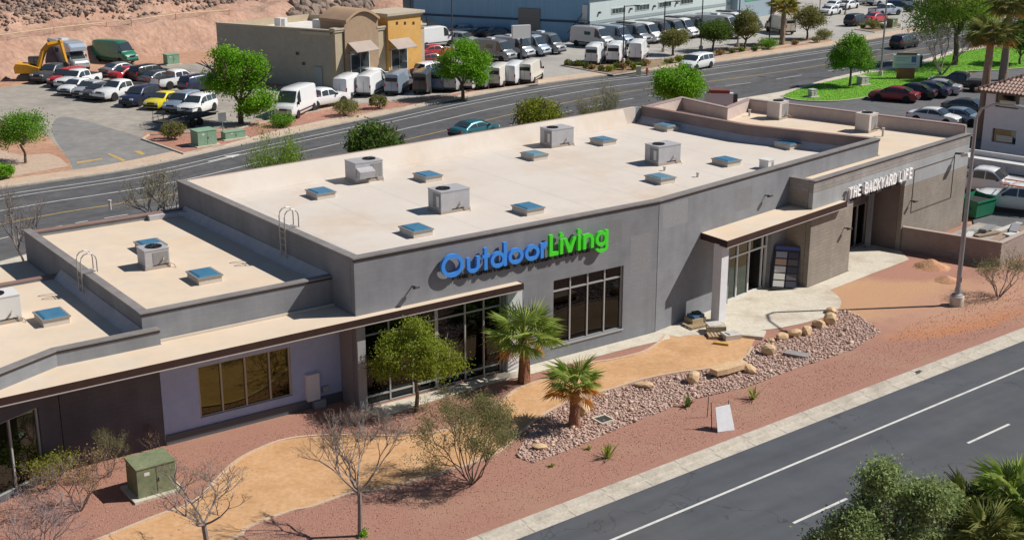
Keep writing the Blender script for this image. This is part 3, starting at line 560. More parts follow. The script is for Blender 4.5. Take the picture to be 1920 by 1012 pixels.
# right-hand block
part('front_wall', wall_panel(MB(), F0, r(15.7, -1.5), 0, 3.95, .28), split); part('front_wall', wall_panel(MB(), r(21.55, -1.5), F1, 0, 3.95, .28), split)
part('sign_band', wall_panel(MB(), F0, F1, 3.95, 5.3, .28, [(4.3, 10.15, 3.95, 4.16)]), smoothg)
part('parapet_band', wall_panel(MB(), F0, F1, 5.3, 5.93, .28), splitg)
part('side_wall', wall_panel(MB(), r(11.4, -.01), r(11.4, -1.215), 5.3, 5.93, .25), splitg)
part('side_wall', wall_panel(MB(), r(29.58, -1.21), F3, 0, 6.45, .28), split)
part('back_wall', strip_wall(MB(), [F3, F4, F5, (M_[0]+.02, M_[1])], 0, 6.45, 0, .28), split)
part('recess_wall', wall_panel(MB(), r(15.6, .8), r(21.6, .8), 0, 4.16, .2, [(3.75, 5.85, 0, 2.62)]), brownp)
part('recess_wall', MB().add([(*r(21.54, .8), 0), (*r(21.54, -1.21), 0), (*r(21.54, -1.21), 4.16), (*r(21.54, .8), 4.16)], [(0, 1, 2, 3)]), brownp)
part('recess_wall', MB().add([(*r(15.71, -1.21), 0), (*r(15.71, .8), 0), (*r(15.71, .8), 4.16), (*r(15.71, -1.21), 4.16)], [(0, 1, 2, 3)]), brownp)
part('recess_ceiling', MB().add([(*r(15.6, -1.22), 4.165), (*r(21.6, -1.22), 4.165), (*r(21.6, .9), 4.165), (*r(15.6, .9), 4.165)], [(0, 3, 2, 1)]), brownp)
window([19.38, 20.45, 21.43], [.03, 2.6], PR(.84), alu, gdark)
part('block_roof', MB().prism([r(11.62, -1.24), r(29.4, -1.24), r(27.9, 14.0), r(24.1, 13.1), r(25.1, 17.7), r(20.2, 17.1), r(19.4, 8.2), r(21.1, -.01), r(11.62, -.006)], 5.5, 5.66), rooft)
fc = [(F0[0], F0[1]), F1]
part('coping', strip_wall(MB(), fc, 5.933, 5.985, -.05, .34), copm)
part('coping', strip_wall(MB(), [r(11.4, .02), r(11.4, -1.15)], 5.934, 5.983, -.05, .32), copm)
part('drip_edge', strip_wall(MB(), fc, 5.86, 5.93, -.03, -.003), copd)
rb = [r(29.58, -1.15), F3, F4, F5, (M_[0]+.06, M_[1])]
part('coping', strip_wall(MB(), rb, 6.453, 6.5, -.05, .33), M('mauve_coping', (.34,.25,.24), .7))
part('parapet_lining', strip_wall(MB(), rb, 5.665, 6.43, .283, .31), pinkl)
jf = MB(); t_ = .035
for (a, b, c, d) in ((22.56, 27.7, 4.76, 4.80), (22.56, 27.7, 2.15, 2.19), (22.56, 22.6, 2.19, 4.76), (27.66, 27.7, 2.19, 4.76)):
    q = [(*r(a, -1.53), c), (*r(b, -1.53), c), (*r(b, -1.503), c), (*r(a, -1.503), c), (*r(a, -1.53), d), (*r(b, -1.53), d), (*r(b, -1.503), d), (*r(a, -1.503), d)]
    jf.add(q, [(0, 3, 2, 1), (4, 5, 6, 7), (0, 1, 5, 4), (1, 2, 6, 5), (2, 3, 7, 6), (3, 0, 4, 7)])
part('wall_trim', jf, M('dark_trim', (.10,.075,.06), .7))
dk = M('dark_fixture', (.06,.055,.055), .5); wl = M('pale_fixture', (.62,.60,.56), .5)
def wall_light(u, z, P, big=False):
    m = MB(); s = 2. if big else 1.
    a = P(u, z, 0); b = P(u, z+.05, -.28*s); m.tube([a, b], .035*s, 6); o = part('wall_light', m, dk)
    m = MB(); c = P(u, z+.02, -.34*s); m.box(c, (.22*s, .24*s, .09*s), R_(10 if big else 0), R_(-18)); part('lamp_head', m, wl if big else dk, o)
wall_light(2.75, 5.0, PL(0)); wall_light(9.05, 5.35, PR(0)); wall_light(27.75, 4.98, PR(-1.5), True); wall_light(14.9, 2.7, PR(-1.5)); wall_light(22.4, 2.9, PR(-1.5))
pt1 = M('repainted_patch', (.185,.19,.20), .9, (.20,.205,.212), 2., 6., var=.08); pt2 = M('weathered_patch', (.235,.24,.255), .9, (.245,.25,.262), 2., 6., var=.1)
def patch(P, u0, u1, z0, z1, mat): part('paint_patch', MB().add([P(u0, z0, -.003), P(u1, z0, -.003), P(u1, z1, -.003), P(u0, z1, -.003)], [(0, 1, 2, 3)]), mat)
patch(PL(0), 13.35, 14.35, 5.05, 6.15, pt1); patch(PR(0), 6.4, 7.8, 4.95, 6.1, pt1); patch(PL(0), 14.9, 16.2, 3.2, 5.2, pt2); patch(PR(0), .3, 2.3, 5.2, 6.4, pt2)
# low yard wall running out from the block
yw = part('yard_wall', strip_wall(MB(), [r(21.72, -1.51), r(22.5, -7.3), r(60, -7.1)], 0, 1.4, 0, .22), M('yard_wall_paint', (.27,.215,.19), .9, (.31,.25,.22), .8, 7., var=.08))
part('wall_cap', strip_wall(MB(), [r(21.72, -1.51), r(22.5, -7.3), r(60, -7.1)], 1.403, 1.45, -.04, .26), M('wall_cap', (.42,.34,.30), .8), yw)
# wall cabinet, meter, roof pipes
part('meter_cabinet', MB().bb((-1.78, 1.18, .40), (-1.2, 1.398, 1.58)), M('white_cabinet', (.62,.63,.66), .6))
part('meter_box', MB().bb((-1.02, 1.26, .62), (-.72, 1.398, .86)), M('grey_box', (.32,.33,.35), .6))
part('gas_meter', MB().bb((-1.52, 1.1, .02), (-.98, 1.32, .36)), M('grey_box2', (.26,.27,.29), .6))
# ------------------------------------------------ skylights
curbm = M('skylight_curb', (.60,.55,.49), .85, (.54,.48,.41), 1., 6.); skf = M('skylight_frame', (.27,.24,.22), .5)
def skylight(u, v, z, gm, su=1.04, sv=1.28):
    c = part('skylight', MB().bb((u-su/2, v-sv/2, z+.003), (u+su/2, v+sv/2, z+.26)), curbm)
    part('glass_frame', MB().bb((u-su/2-.05, v-sv/2-.05, z+.262), (u+su/2+.05, v+sv/2+.05, z+.32)), skf, c)
    m = MB(); a, b, zz = su/2-.02, sv/2-.02, z+.322
    m.add([(u-a, v-b, zz), (u+a, v-b, zz), (u+a, v+b, zz), (u-a, v+b, zz), (u-a+.1, v-b+.1, zz+.05), (u+a-.1, v-b+.1, zz+.05), (u+a-.1, v+b-.1, zz+.05), (u-a+.1, v+b-.1, zz+.05)],
          [(0, 1, 5, 4), (1, 2, 6, 5), (2, 3, 7, 6), (3, 0, 4, 7), (4, 5, 6, 7)]); part('glass', m, gm, c)
skg = M('skylight_glass', (.045,.17,.29), .25, (.06,.20,.32), 2., 5., spec=.6, coat=.3); skg2 = M('skylight_glass_dusty', (.10,.22,.30), .35, (.16,.27,.33), 1.5, 6., spec=.5)
skb = {'main': (5.6, [(601, 357), (802, 326), (780, 426), (990, 386), (1002, 287), (1131, 260), (1238, 330), (1250, 234), (1362, 298), (1478, 267)])}
for i, p in enumerate(skb['main'][1]):
    u, v = to_loc(FRL, G(*p, 5.92)); skylight(u, v, 5.6, skg2 if i in (6, 7, 4) else skg)
for p in ((383, 511), (282, 455)):
    u, v = to_loc(FRL, G(*p, 5.44)); skylight(u, v, 5.12, skg)
u, v = to_loc(FRL, G(96, 584, 4.86)); skylight(u, v, 4.46, skg)
# small roof pipes and patches
pv = M('vent_pipe', (.55,.52,.48), .6)
for p, z, h in (((586, 318), 5.6, .12), ((592, 318), 5.6, .12), ((1246, 320), 5.6, .18), ((1308, 332), 5.6, .2), ((96, 686), 4.21, .14), ((195, 570), 4.46, .12), ((207, 393), 5.12, .45), ((1655, 256), 5.66, .5), ((1405, 218), 5.66, .4)):
    u, v = to_loc(FRL, G(*p, z)); part('vent_pipe', MB().lathe([(.07, z), (.07, z+h), (.10, z+h), (.10, z+h+.06), (.0, z+h+.07)], 8, (u, v, 0)), pv)
# ------------------------------------------------ lettering
def ring(mb, cx, cz, rx, rz, t, y0, y1, a0=0., a1=360., n=28, P=None):
    full = a1-a0 >= 359.9; k = n+1; o = len(mb.v)
    for i in range(k):
        a = R_(a0+(a1-a0)*i/n)
        for (qx, qz) in ((rx, rz), (rx-t, rz-t)):
            for y in (y0, y1): mb.v.append(P(cx+qx*math.cos(a), cz+qz*math.sin(a), y))
    for i in range(n):
        a, b = o+4*i, o+4*i+4
        mb.f += [(a, b, b+2, a+2), (a+1, a+3, b+3, b+1), (a, a+1, b+1, b), (a+2, b+2, b+3, a+3)]
    if not full: mb.f += [(o, o+2, o+3, o+1), (o+4*n, o+4*n+1, o+4*n+3, o+4*n+2)]
def poly_ex(mb, pts, y0, y1, P):
    n = len(pts); o = len(mb.v); mb.v += [P(x, z, y0) for x, z in pts]+[P(x, z, y1) for x, z in pts]
    mb.f += [tuple(range(o, o+n)), tuple(range(o+2*n-1, o+n-1, -1))]+[(o+i, o+n+i, o+n+(i+1)%n, o+(i+1)%n) for i in range(n)]
def rect(mb, x0, x1, z0, z1, y0, y1, P): poly_ex(mb, [(x0, z0), (x1, z0), (x1, z1), (x0, z1)], y0, y1, P)
sign = thing('wall_sign', 'large blue and green OutdoorLiving channel lettering on the grey facade', 'sign', (A_[0], A_[1], 0), R_(35.5))
blue = M('blue_letter', (.05,.27,.78), .35, spec=.5, coat=.2); green = M('green_letter', (.07,.70,.03), .35, spec=.5, coat=.2)
SP = lambda x, z, y: (x, y, z)
X = lambda q: 4.06+(q-35)/1765*9.22
BZ = 5.14; XH = .70; CAP = 1.0; T = .17; Y0, Y1 = -.28, -.13
def glyph(ch, q0, q1):
    m = MB(); x0, x1 = X(q0), X(q1); w_ = x1-x0; e = iter([.0, .003, .006, .009])
    def yy(): d = next(e); return Y0-d, Y1+d
    if ch == 'O': ring(m, (x0+x1)/2, BZ+CAP/2, w_/2, CAP/2+.02, T*1.05, *yy(), P=SP)
    elif ch == 'o': ring(m, (x0+x1)/2, BZ+XH/2, w_/2, XH/2+.02, T, *yy(), P=SP)
    elif ch == 'd': ring(m, x0+w_*.46, BZ+XH/2, w_*.46, XH/2+.02, T, *yy(), P=SP); rect(m, x1-T, x1, BZ, BZ+CAP*1.08, *yy(), SP)
    elif ch == 'u':
        ring(m, (x0+x1)/2, BZ+w_/2-.02, w_/2, w_/2, T, *yy(), 180, 360, 16, SP); rect(m, x0, x0+T, BZ+w_/2-.03, BZ+XH, *yy(), SP); rect(m, x1-T, x1, BZ+w_/2-.03, BZ+XH, *yy(), SP)
    elif ch == 'n':
        ring(m, (x0+x1)/2, BZ+XH-w_/2+.02, w_/2, w_/2, T, *yy(), 0, 180, 16, SP); rect(m, x0, x0+T, BZ, BZ+XH, *yy(), SP); rect(m, x1-T, x1, BZ, BZ+XH-w_/2+.03, *yy(), SP)
    elif ch == 't': c = (x0+x1)/2; rect(m, c-T/2, c+T/2, BZ, BZ+CAP, *yy(), SP); rect(m, x0, x1, BZ+XH-.15, BZ+XH, *yy(), SP)
    elif ch == 'r': rect(m, x0, x0+T, BZ, BZ+XH, *yy(), SP); ring(m, x1-.02, BZ+XH-.28, .30, .30, T*.95, *yy(), 88, 178, 8, SP)
    elif ch == 'L': poly_ex(m, [(x0, BZ), (x1, BZ), (x1, BZ+T), (x0+T*1.1, BZ+T), (x0+T*1.1, BZ+CAP), (x0, BZ+CAP)], *yy(), SP)
    elif ch == 'i':
        c = (x0+x1)/2; rect(m, c-T/2, c+T/2, BZ, BZ+XH, *yy(), SP)
        poly_ex(m, [(c+.125*math.cos(R_(a)), BZ+XH+.19+.125*math.sin(R_(a))) for a in range(0, 360, 24)], *yy(), SP)
    elif ch == 'v': c = (x0+x1)/2; poly_ex(m, [(x0, BZ+XH), (c-.09, BZ), (c+.09, BZ), (x1, BZ+XH), (x1-T*1.05, BZ+XH), (c, BZ+.28), (x0+T*1.05, BZ+XH)], *yy(), SP)
    elif ch == 'g':
        ring(m, x0+w_*.47, BZ+XH/2, w_*.47, XH/2+.02, T, *yy(), P=SP); rect(m, x1-T, x1, BZ-.05, BZ+XH+.02, *yy(), SP)
        ring(m, (x0+x1)/2, BZ-.05, w_/2, .27, T*.9, *yy(), 195, 360, 14, SP)
    return m
for ch, a, b in (('O', 35, 255), ('u', 285, 415), ('t', 440, 512), ('d', 525, 690), ('o', 708, 865), ('o', 880, 1035), ('r', 1047, 1122)): part('letter', glyph(ch, a, b), blue, sign)
for ch, a, b in (('L', 1142, 1240), ('i', 1247, 1303), ('v', 1298, 1438), ('i', 1445, 1497), ('n', 1515, 1635), ('g', 1657, 1800)): part('letter', glyph(ch, a, b), green, sign)
STROKES = {'A': ['0,0 .5,1 1,0', '.2,.3 .8,.3'], 'B': ['0,0 0,1', '0,1 .8,1 1,.85 1,.62 .8,.5 0,.5', '.8,.5 1,.38 1,.15 .8,0 0,0'], 'C': ['1,.75 1,.85 .8,1 .2,1 0,.85 0,.15 .2,0 .8,0 1,.15 1,.25'],
 'D': ['0,0 0,1 .75,1 1,.8 1,.2 .75,0 0,0'], 'E': ['1,1 0,1 0,0 1,0', '0,.52 .8,.52'], 'F': ['1,1 0,1 0,0', '0,.52 .8,.52'], 'G': ['1,.8 .8,1 .2,1 0,.85 0,.15 .2,0 .8,0 1,.15 1,.5 .6,.5'], 'H': ['0,0 0,1', '1,0 1,1', '0,.5 1,.5'],
 'I': ['.5,0 .5,1'], 'K': ['0,0 0,1', '1,1 0,.4', '.3,.58 1,0'], 'L': ['0,1 0,0 1,0'], 'N': ['0,0 0,1 1,0 1,1'], 'O': ['.2,0 0,.2 0,.8 .2,1 .8,1 1,.8 1,.2 .8,0 .2,0'], 'P': ['0,0 0,1 1,1 1,.5 0,.5'],
 'Q': ['.2,0 0,.2 0,.8 .2,1 .8,1 1,.8 1,.2 .8,0 .2,0', '.6,.3 1,0'], 'R': ['0,0 0,1 .8,1 1,.85 1,.6 .8,.48 0,.48', '.5,.48 1,0'], 'S': ['1,.85 .8,1 .2,1 0,.85 0,.62 1,.4 1,.15 .8,0 .2,0 0,.15'], 'T': ['0,1 1,1', '.5,0 .5,1'],
 'U': ['0,1 0,.2 .2,0 .8,0 1,.2 1,1'], 'W': ['0,1 .25,0 .5,.8 .75,0 1,1'], 'Y': ['0,1 .5,.45 1,1', '.5,0 .5,.45'], '&': ['1,0 .1,.75 .3,1 .6,.85 .1,.35 .3,0 .9,.4'], '-': ['.1,.5 .9,.5']}
def stroke_text(mb, text, x0, x1, z0, h, t, y0, y1, P, gap=.28, parts=None):
    wd = [(.55 if c == ' ' else (.35 if c == 'I' else 1.)) for c in text]; tot = sum(wd)+gap*(len(text)-1); k = (x1-x0)/tot; x = x0
    for c, w_ in zip(text, wd):
        m = MB() if parts is not None else mb
        if c != ' ':
            e = 0
            for s in STROKES[c]:
                pts = [tuple(map(float, q.split(','))) for q in s.split()]
                for (ax, az_), (bx, bz) in zip(pts, pts[1:]):
                    iw, ih = w_*k-t, h-t; A = (x+t/2+ax*iw, z0+t/2+az_*ih); Bq = (x+t/2+bx*iw, z0+t/2+bz*ih)
                    if w_ < .5: A = (x+w_*k/2, A[1]); Bq = (x+w_*k/2, Bq[1])
                    dx, dz = Bq[0]-A[0], Bq[1]-A[1]; l = math.hypot(dx, dz); ux_, uz = dx/l*t/2, dz/l*t/2
                    a = (A[0]-ux_, A[1]-uz); b = (Bq[0]+ux_, Bq[1]+uz)
                    poly_ex(m, [(a[0]+uz, a[1]-ux_), (b[0]+uz, b[1]-ux_), (b[0]-uz, b[1]+ux_), (a[0]-uz, a[1]+ux_)], y0-e*.002, y1+e*.002, P); e += 1
            if parts is not None: parts.append(m)
        x += (w_+gap)*k
dletter = M('dark_letter', (.035,.035,.042), .5)
m = MB(); stroke_text(m, 'FINE FURNITURE & OUTDOOR LIFESTYLE', 4.75, 12.35, 4.90, .15, .032, -.10, -.03, SP); part('small_lettering', m, dletter, sign)
sign2 = thing('wall_sign', 'white THE BACKYARD LIFE lettering above the recessed entrance', 'sign', (A_[0], A_[1], 0), R_(35.5))
RPp = lambda x, z, y: (*r(x, y), z)
ps = []; stroke_text(None, 'THE BACKYARD LIFE', 14.75, 21.85, 4.42, .64, .092, -1.76, -1.64, RPp, .30, ps)
wlet = M('white_letter', (.90,.90,.90), .45)
for q in ps: part('letter', q, wlet, sign2)
m = MB(); stroke_text(m, 'AWNINGS - BBQ - LANDSCAPE', 15.3, 20.9, 4.18, .19, .04, -1.60, -1.53, RPp); part('small_lettering', m, dletter, sign2)
# ------------------------------------------------ things on the roofs
acm = M('unit_metal', (.46,.45,.47), .55, (.40,.39,.41), 1.5, 7., var=.1, metal=.15, spec=.5); acg = M('unit_grille', (.30,.29,.28), .7, (.22,.21,.21), 30., 2., stretch=(1, 1, .02)); blk_ = M('fan_black', (.012,.012,.014), .5)
rail = M('unit_base', (.36,.33,.30), .7, (.42,.33,.25), 3., 6.); wht = M('white_panel', (.66,.65,.63), .55); beige = M('beige_unit', (.60,.54,.50), .6, (.54,.48,.44), 1., 6.)
def ac_unit(px, py, z, label, su=1.68, sv=1.2, h=1.08, fan='l', hood=False, mat=None, tagp=True, rz=35.5):
    p = G(px, py, z); t = thing('air_conditioner', label, 'air conditioner', (p.x, p.y, z), R_(rz), 'rooftop air conditioning units'); mat = mat or acm
    MB().bb((-su/2-.03, -sv/2-.03, .004), (su/2+.03, sv/2+.03, .14)).build('base_rail', rail, t)
    m = MB(); m.bb((-su/2, -sv/2, .142), (su/2, sv/2, h)); m.build('cabinet', mat, t)
    m = MB(); m.bb((-su/2-.02, -sv/2-.02, h+.002), (su/2+.02, sv/2+.02, h+.05)); m.build('lid', mat, t)
    fx = -su/2+.5 if fan == 'l' else su/2-.5
    m = MB(); m.lathe([(.36, h+.052), (.36, h+.09), (.30, h+.09), (.30, h+.06), (.0, h+.06)], 20, (fx, 0, 0)); m.build('fan_ring', blk_, t)
    m = MB()
    for k in range(4): m.box((fx, 0, h+.1), (.70, .02, .02), k*math.pi/4)
    m.build('fan_guard', dk, t)
    if fan == 'l':
        MB().bb((-su/2-.012, -sv/2+.1, .25), (-su/2-.002, sv/2-.45, h-.1)).build('grille', acg, t)
        if tagp: MB().bb((-su/2-.02, -sv/2+.18, .3), (-su/2-.013, -sv/2+.42, .85)).build('label_plate', wht, t)
    else: MB().bb((su/2-.75, -sv/2-.012, .25), (su/2-.05, -sv/2-.002, h-.1)).build('grille', acg, t)
    if hood:
        m = MB(); m.add([(-.8, -sv/2-.003, .85), (.15, -sv/2-.003, .85), (.15, -sv/2-.45, .68), (-.8, -sv/2-.45, .68), (-.8, -sv/2-.003, .28), (.15, -sv/2-.003, .28), (.15, -sv/2-.35, .3), (-.8, -sv/2-.35, .3)], [(0, 3, 2, 1), (4, 5, 6, 7), (2, 3, 7, 6), (1, 2, 6, 5), (3, 0, 4, 7)]); m.build('intake_hood', mat, t)
    MB().bb((-.2, -sv/2-.02, .15), (.5, -sv/2-.003, .2)).build('pipe_bracket', dk, t)
    m = MB(); m.tube([(.1, -sv/2-.01, .2), (.22, -sv/2-.12, .42), (.3, -sv/2-.02, .5)], .025, 5); m.tube([(.4, -sv/2-.05, .3), (.7, -sv/2-.12, .12), (.7, -sv/2-.3, .02)], .02, 5); m.build('gas_pipe', rail, t)
    return t
ac_unit(683, 337, 5.6, 'grey rooftop unit with an intake hood, nearest the left end of the big roof', fan='r', hood=True)
ac_unit(842, 393, 5.6, 'grey rooftop unit closest to the blue lettering, between two skylights', fan='l')
ac_unit(1044, 272, 5.6, 'grey rooftop unit near the back edge of the big roof', fan='l')
ac_unit(1242, 305, 5.6, 'grey rooftop unit on the right half of the big roof', fan='l')
ac_unit(289, 499, 5.12, 'small rooftop unit beside a skylight on the lower left roof', su=1.1, sv=.95, h=.85, fan='r')
ac_unit(4, 600, 4.46, 'white rooftop unit cut by the left picture edge on the lowest roof', su=1.3, sv=1.1, h=1.1, fan='l', mat=wht, tagp=False)
ac_unit(1457, 222, 5.66, 'boxy beige unit with an open side on the far right roof', su=1.05, sv=1.0, h=1.15, fan='r', mat=beige, rz=45.6)
ac_unit(1623, 246, 5.66, 'boxy beige unit behind the red parapet trim on the right roof', su=1.05, sv=1.0, h=1.15, fan='r', mat=beige, rz=45.6)
p = G(1437, 316, 5.6); t = thing('roof_vent', 'small white box vent on the big roof near the front parapet bend', 'vent', (p.x, p.y, 5.6), R_(45.6))
MB().bb((-.3, -.3, 0), (.3, .3, .5)).build('vent_box', wht, t); MB().bb((-.33, -.33, .502), (.33, .33, .56)).build('vent_cap', wht, t); MB().bb((.05, -.315, .1), (.25, -.303, .42)).build('louvre', acg, t)
galv = M('galvanised_rail', (.42,.40,.39), .45, metal=.5)
def roof_ladder(u, v, z0, zt, label, nx=-1):
    q = Lp(u, v); t = thing('roof_ladder', label, 'ladder', (*q, z0), R_(35.5), 'steel roof access ladders'); h = zt-z0
    for s in (-.26, .26):
        m = MB(); pts = [(-.12, s, .003), (-.12, s, h+.6)]+[(-.12+.34-.34*math.cos(a), s, h+.6+.34*math.sin(a)) for a in (.5, 1.0, 1.57, 2.1, 2.64)]+[(.56, s, h+.6), (.56, s, h+.075)]; m.tube(pts, .028, 6); m.build('side_rail', galv, t)
    for k in range(int((h+.3)/.3)): MB().tube([(-.12, -.26, .25+.3*k), (-.12, .26, .25+.3*k)], .018, 5).build('rung', galv, t)
    MB().bb((-.1, -.24, h+.08), (.5, .24, h+.1)).build('step_plate', galv, t)
roof_ladder(-.22, 5.87, 5.12, ZM, 'hooped steel ladder over the parapet left of the big roof')
roof_ladder(-8.5, 8.4, 4.46, W2, 'hooped steel ladder at the left edge of the lower tan roof')
# hose reel and pipes at the back corner of the big roof
p = G(420, 360, 5.6); t = thing('roof_equipment', 'orange hose coil and small pipes in the back left corner of the big roof', 'equipment', (p.x, p.y, 5.6), R_(35.5))
m = MB()
for k in range(3): m.tube([((.35-.05*k)*math.cos(a), (.35-.05*k)*math.sin(a), .05+.05*k) for a in [i*math.pi/8 for i in range(17)]], .035, 5, cap=False)
m.build('hose_coil', M('orange_hose', (.62,.22,.05), .6), t)
for x, y, h in ((-.55, .5, .75), (.55, .3, .8)): MB().tube([(x, y, 0), (x, y, h)], .05, 6).build('standpipe', pv, t)
MB().bb((-1.5, .2, 0), (-.9, .55, .3)).build('junction_box', cantm, t)
# ---------------------------------------------------------------- planting
bark = M('bark', (.115,.08,.06), .95, (.17,.125,.095), 6., 6., var=.2, bump=.5, bscale=20.)
greybark = M('grey_bark', (.20,.165,.15), .95, (.27,.225,.205), 6., 6., var=.2)
def leafm(name, c, c2, tr=.4): return M(name, tuple(min(.9, x*1.28) for x in c), .75, island=tuple(min(.9, x*1.25) for x in c2), transl=tr, spec=.12)
LM = {'lime': leafm('lime_leaf', (.105,.25,.016), (.21,.41,.03)), 'green': leafm('green_leaf', (.085,.20,.018), (.17,.33,.035)), 'olive': leafm('olive_leaf', (.13,.145,.045), (.24,.23,.08)),
      'yellow': leafm('yellow_green_leaf', (.12,.155,.018), (.25,.27,.03)), 'mesq': leafm('mesquite_leaf', (.13,.18,.022), (.28,.32,.045)), 'dark': leafm('dark_leaf', (.05,.10,.018), (.12,.18,.035)),
      'grey': leafm('grey_green_leaf', (.14,.19,.06), (.31,.38,.17)), 'dry': leafm('dry_shrub_leaf', (.15,.155,.06), (.24,.23,.10)), 'rust': leafm('rust_leaf', (.22,.14,.06), (.30,.22,.09)), 'feather': leafm('feathery_leaf', (.12,.21,.03), (.26,.36,.06), .4)}
def leaves(cen, n, spread, L, W, droop=0.):
    cen = np.asarray(cen); k = nr.integers(0, len(cen), n); p = cen[k]+nr.normal(0, 1, (n, 3))*np.asarray(spread)
    a = nr.normal(0, 1, (n, 3)); a[:, 2] -= droop; a /= np.linalg.norm(a, axis=1)[:, None]
    b = np.cross(a, nr.normal(0, 1, (n, 3))); b /= np.linalg.norm(b, axis=1)[:, None]
    s = nr.uniform(.6, 1.3, n)[:, None]; a *= L*s; b *= W*s
    V = np.stack([p-a, p+b, p+a, p-b], 1).reshape(-1, 3); return V, np.arange(4*n).reshape(-1, 4)
def grow(mb, p, d, l, rad, depth, tips, spread=.6, up=.15, n=4, kids=(2, 3), shrink=.74, lift=0.):
    d = d.normalized(); q = p+d*l*.5+Vector((rng.gauss(0, .06), rng.gauss(0, .06), rng.gauss(0, .04)))*l; e = q+(d+Vector((rng.gauss(0, .16), rng.gauss(0, .16), up)))*l*.5
    mb.tube([p, q, e], [rad, rad*.86, rad*.72], n, cap=False)
    if depth <= 0: tips.append(e); return
    if depth <= 2: tips.append(q)
    for _ in range(rng.randint(*kids)):
        dd = (e-q).normalized()+Vector((rng.gauss(0, spread), rng.gauss(0, spread), rng.gauss(0, spread*.6)+up+lift))
        grow(mb, e, dd, l*shrink*rng.uniform(.75, 1.15), rad*.66, depth-1, tips, spread, up, max(3, n-1), kids, shrink, lift)
def crown_centres(c, rx, rz, n, shell=.55):
    d = nr.normal(0, 1, (n, 3)); d /= np.linalg.norm(d, axis=1)[:, None]; rr = (shell+(1-shell)*nr.random(n))**.7*nr.uniform(.85, 1.08, n); lb = nr.normal(0, 1, (9, 3)); lb /= np.linalg.norm(lb, axis=1)[:, None]; rr = rr*(.74+.36*np.clip(d@lb.T, 0, 1).max(1)**5)
    P = d*rr[:, None]*np.array([rx, rx, rz]); P[:, 2] = np.where(P[:, 2] < -.55*rz, P[:, 2]*.75, P[:, 2]); return P+np.array(c)
def leaf_tree(base, H, rx, zc0, mat, label, n=5000, L=.16, clumps=70, name='leafy_tree', group=None, sp=None, trunk_r=.13, lobes=None, cat='tree', bk=None):
    t = thing(name, label, cat, (base[0], base[1], 0), 0, group); m = MB(); zc = (H+zc0)/2; rz = (H-zc0)/2; tips = []
    m.tube([(0, 0, -.05), (rng.gauss(0, .05), rng.gauss(0, .05), zc0*.6), (rng.gauss(0, .1), rng.gauss(0, .1), zc0*1.15)], [trunk_r*1.25, trunk_r, trunk_r*.85], 8)
    for k in range(5):
        a = k*1.257+rng.uniform(-.3, .3); grow(m, Vector((0, 0, zc0*1.1)), Vector((math.cos(a)*.8, math.sin(a)*.8, rng.uniform(.7, 1.3))), rz*.75, trunk_r*.6, 2, tips, .5, .1, 5)
    m.build('trunk', bk or bark, t)
    cen = crown_centres((0, 0, zc), rx*.84, rz*.86, clumps)
    if lobes:
        for (x, y, z, q) in lobes: cen = np.vstack([cen, crown_centres((x, y, z), q, q*.8, max(10, clumps//4))])
    s = sp or rx*.15; V, F = leaves(cen, n, (s, s, s*.8), L, L*.55); np_obj('crown', V, F, mat, t); return t
def twig_tree(base, H, label, name='bare_tree', trunk_h=1.4, depth=5, leaf=None, n=900, L=.05, spread=.5, group=None, stems=1, lean=.5, r0=.09, sp=.16, cat='tree', seed=1, sproute=False, up=.12, mat=None):
    global rng
    keep = rng; rng = random.Random(seed); t = thing(name, label, cat, (base[0], base[1], 0), 0, group); m = MB(); tips = []
    rest = H-trunk_h; l0 = rest*.34
    if stems == 1:
        m.tube([(0, 0, -.05), (.03, .02, trunk_h*.5), (rng.gauss(0, .05), rng.gauss(0, .05), trunk_h)], [r0*1.15, r0, r0*.95], 7)
        for k in range(5):
            a = k*1.257+rng.uniform(-.4, .4); grow(m, Vector((0, 0, trunk_h*.97)), Vector((math.cos(a)*lean*2, math.sin(a)*lean*2, 1)), l0*rng.uniform(.85, 1.2), r0*.55, depth-1, tips, spread, up)
    else:
        for k in range(stems):
            a = k*6.283/stems+rng.uniform(-.3, .3); grow(m, Vector((.08*math.cos(a), .08*math.sin(a), -.03)), Vector((math.cos(a)*lean, math.sin(a)*lean, 1)), l0*rng.uniform(.9, 1.2), r0*.8, depth, tips, spread, up, 5)
    m.build('branches' if stems > 1 else 'trunk', mat or greybark, t)
    if leaf:
        V, F = leaves([tuple(p) for p in tips], n, (sp, sp, sp*.8), L, L*.5); np_obj('crown', V, F, leaf, t)
    if sproute:
        V, F = leaves([(.1, 0, .08), (.2, .05, .1), (.15, -.08, .14)], 160, (.08, .08, .07), .06, .03); np_obj('sprout', V, F, LM['lime'], t)
    rng = keep; return t
def fit(t, H, rx):
    P = np.concatenate([np.array([v.co[:] for v in c.data.vertices]) for c in t.children]); sx = rx/np.percentile(np.hypot(P[:, 0], P[:, 1]), 97); sz = H/np.percentile(P[:, 2], 99.7); t.scale = (sx, sx, sz); return t
def bush(base, rx, h, mat, label, n=2500, L=.07, name='bush', group=None, smooth_=False):
    t = thing(name, label, 'bush', (base[0], base[1], 0), 0, group); m = MB(); tips = []
    for k in range(5): grow(m, Vector((0, 0, 0)), Vector((math.cos(k*1.26), math.sin(k*1.26), 1.2)), h*.5, .03, 1, tips, .4, .1, 4)
    m.build('stems', bark, t)
    cen = crown_centres((0, 0, h*.52), rx*.9, h*.46, 90, .75 if smooth_ else .4); cen[:, 2] = np.maximum(cen[:, 2], .08)
    s = rx*(.07 if smooth_ else .12); V, F = leaves(cen, n, (s, s, s), L, L*.55); V[:, 2] = np.maximum(V[:, 2], .01); np_obj('foliage', V, F, mat, t); return t
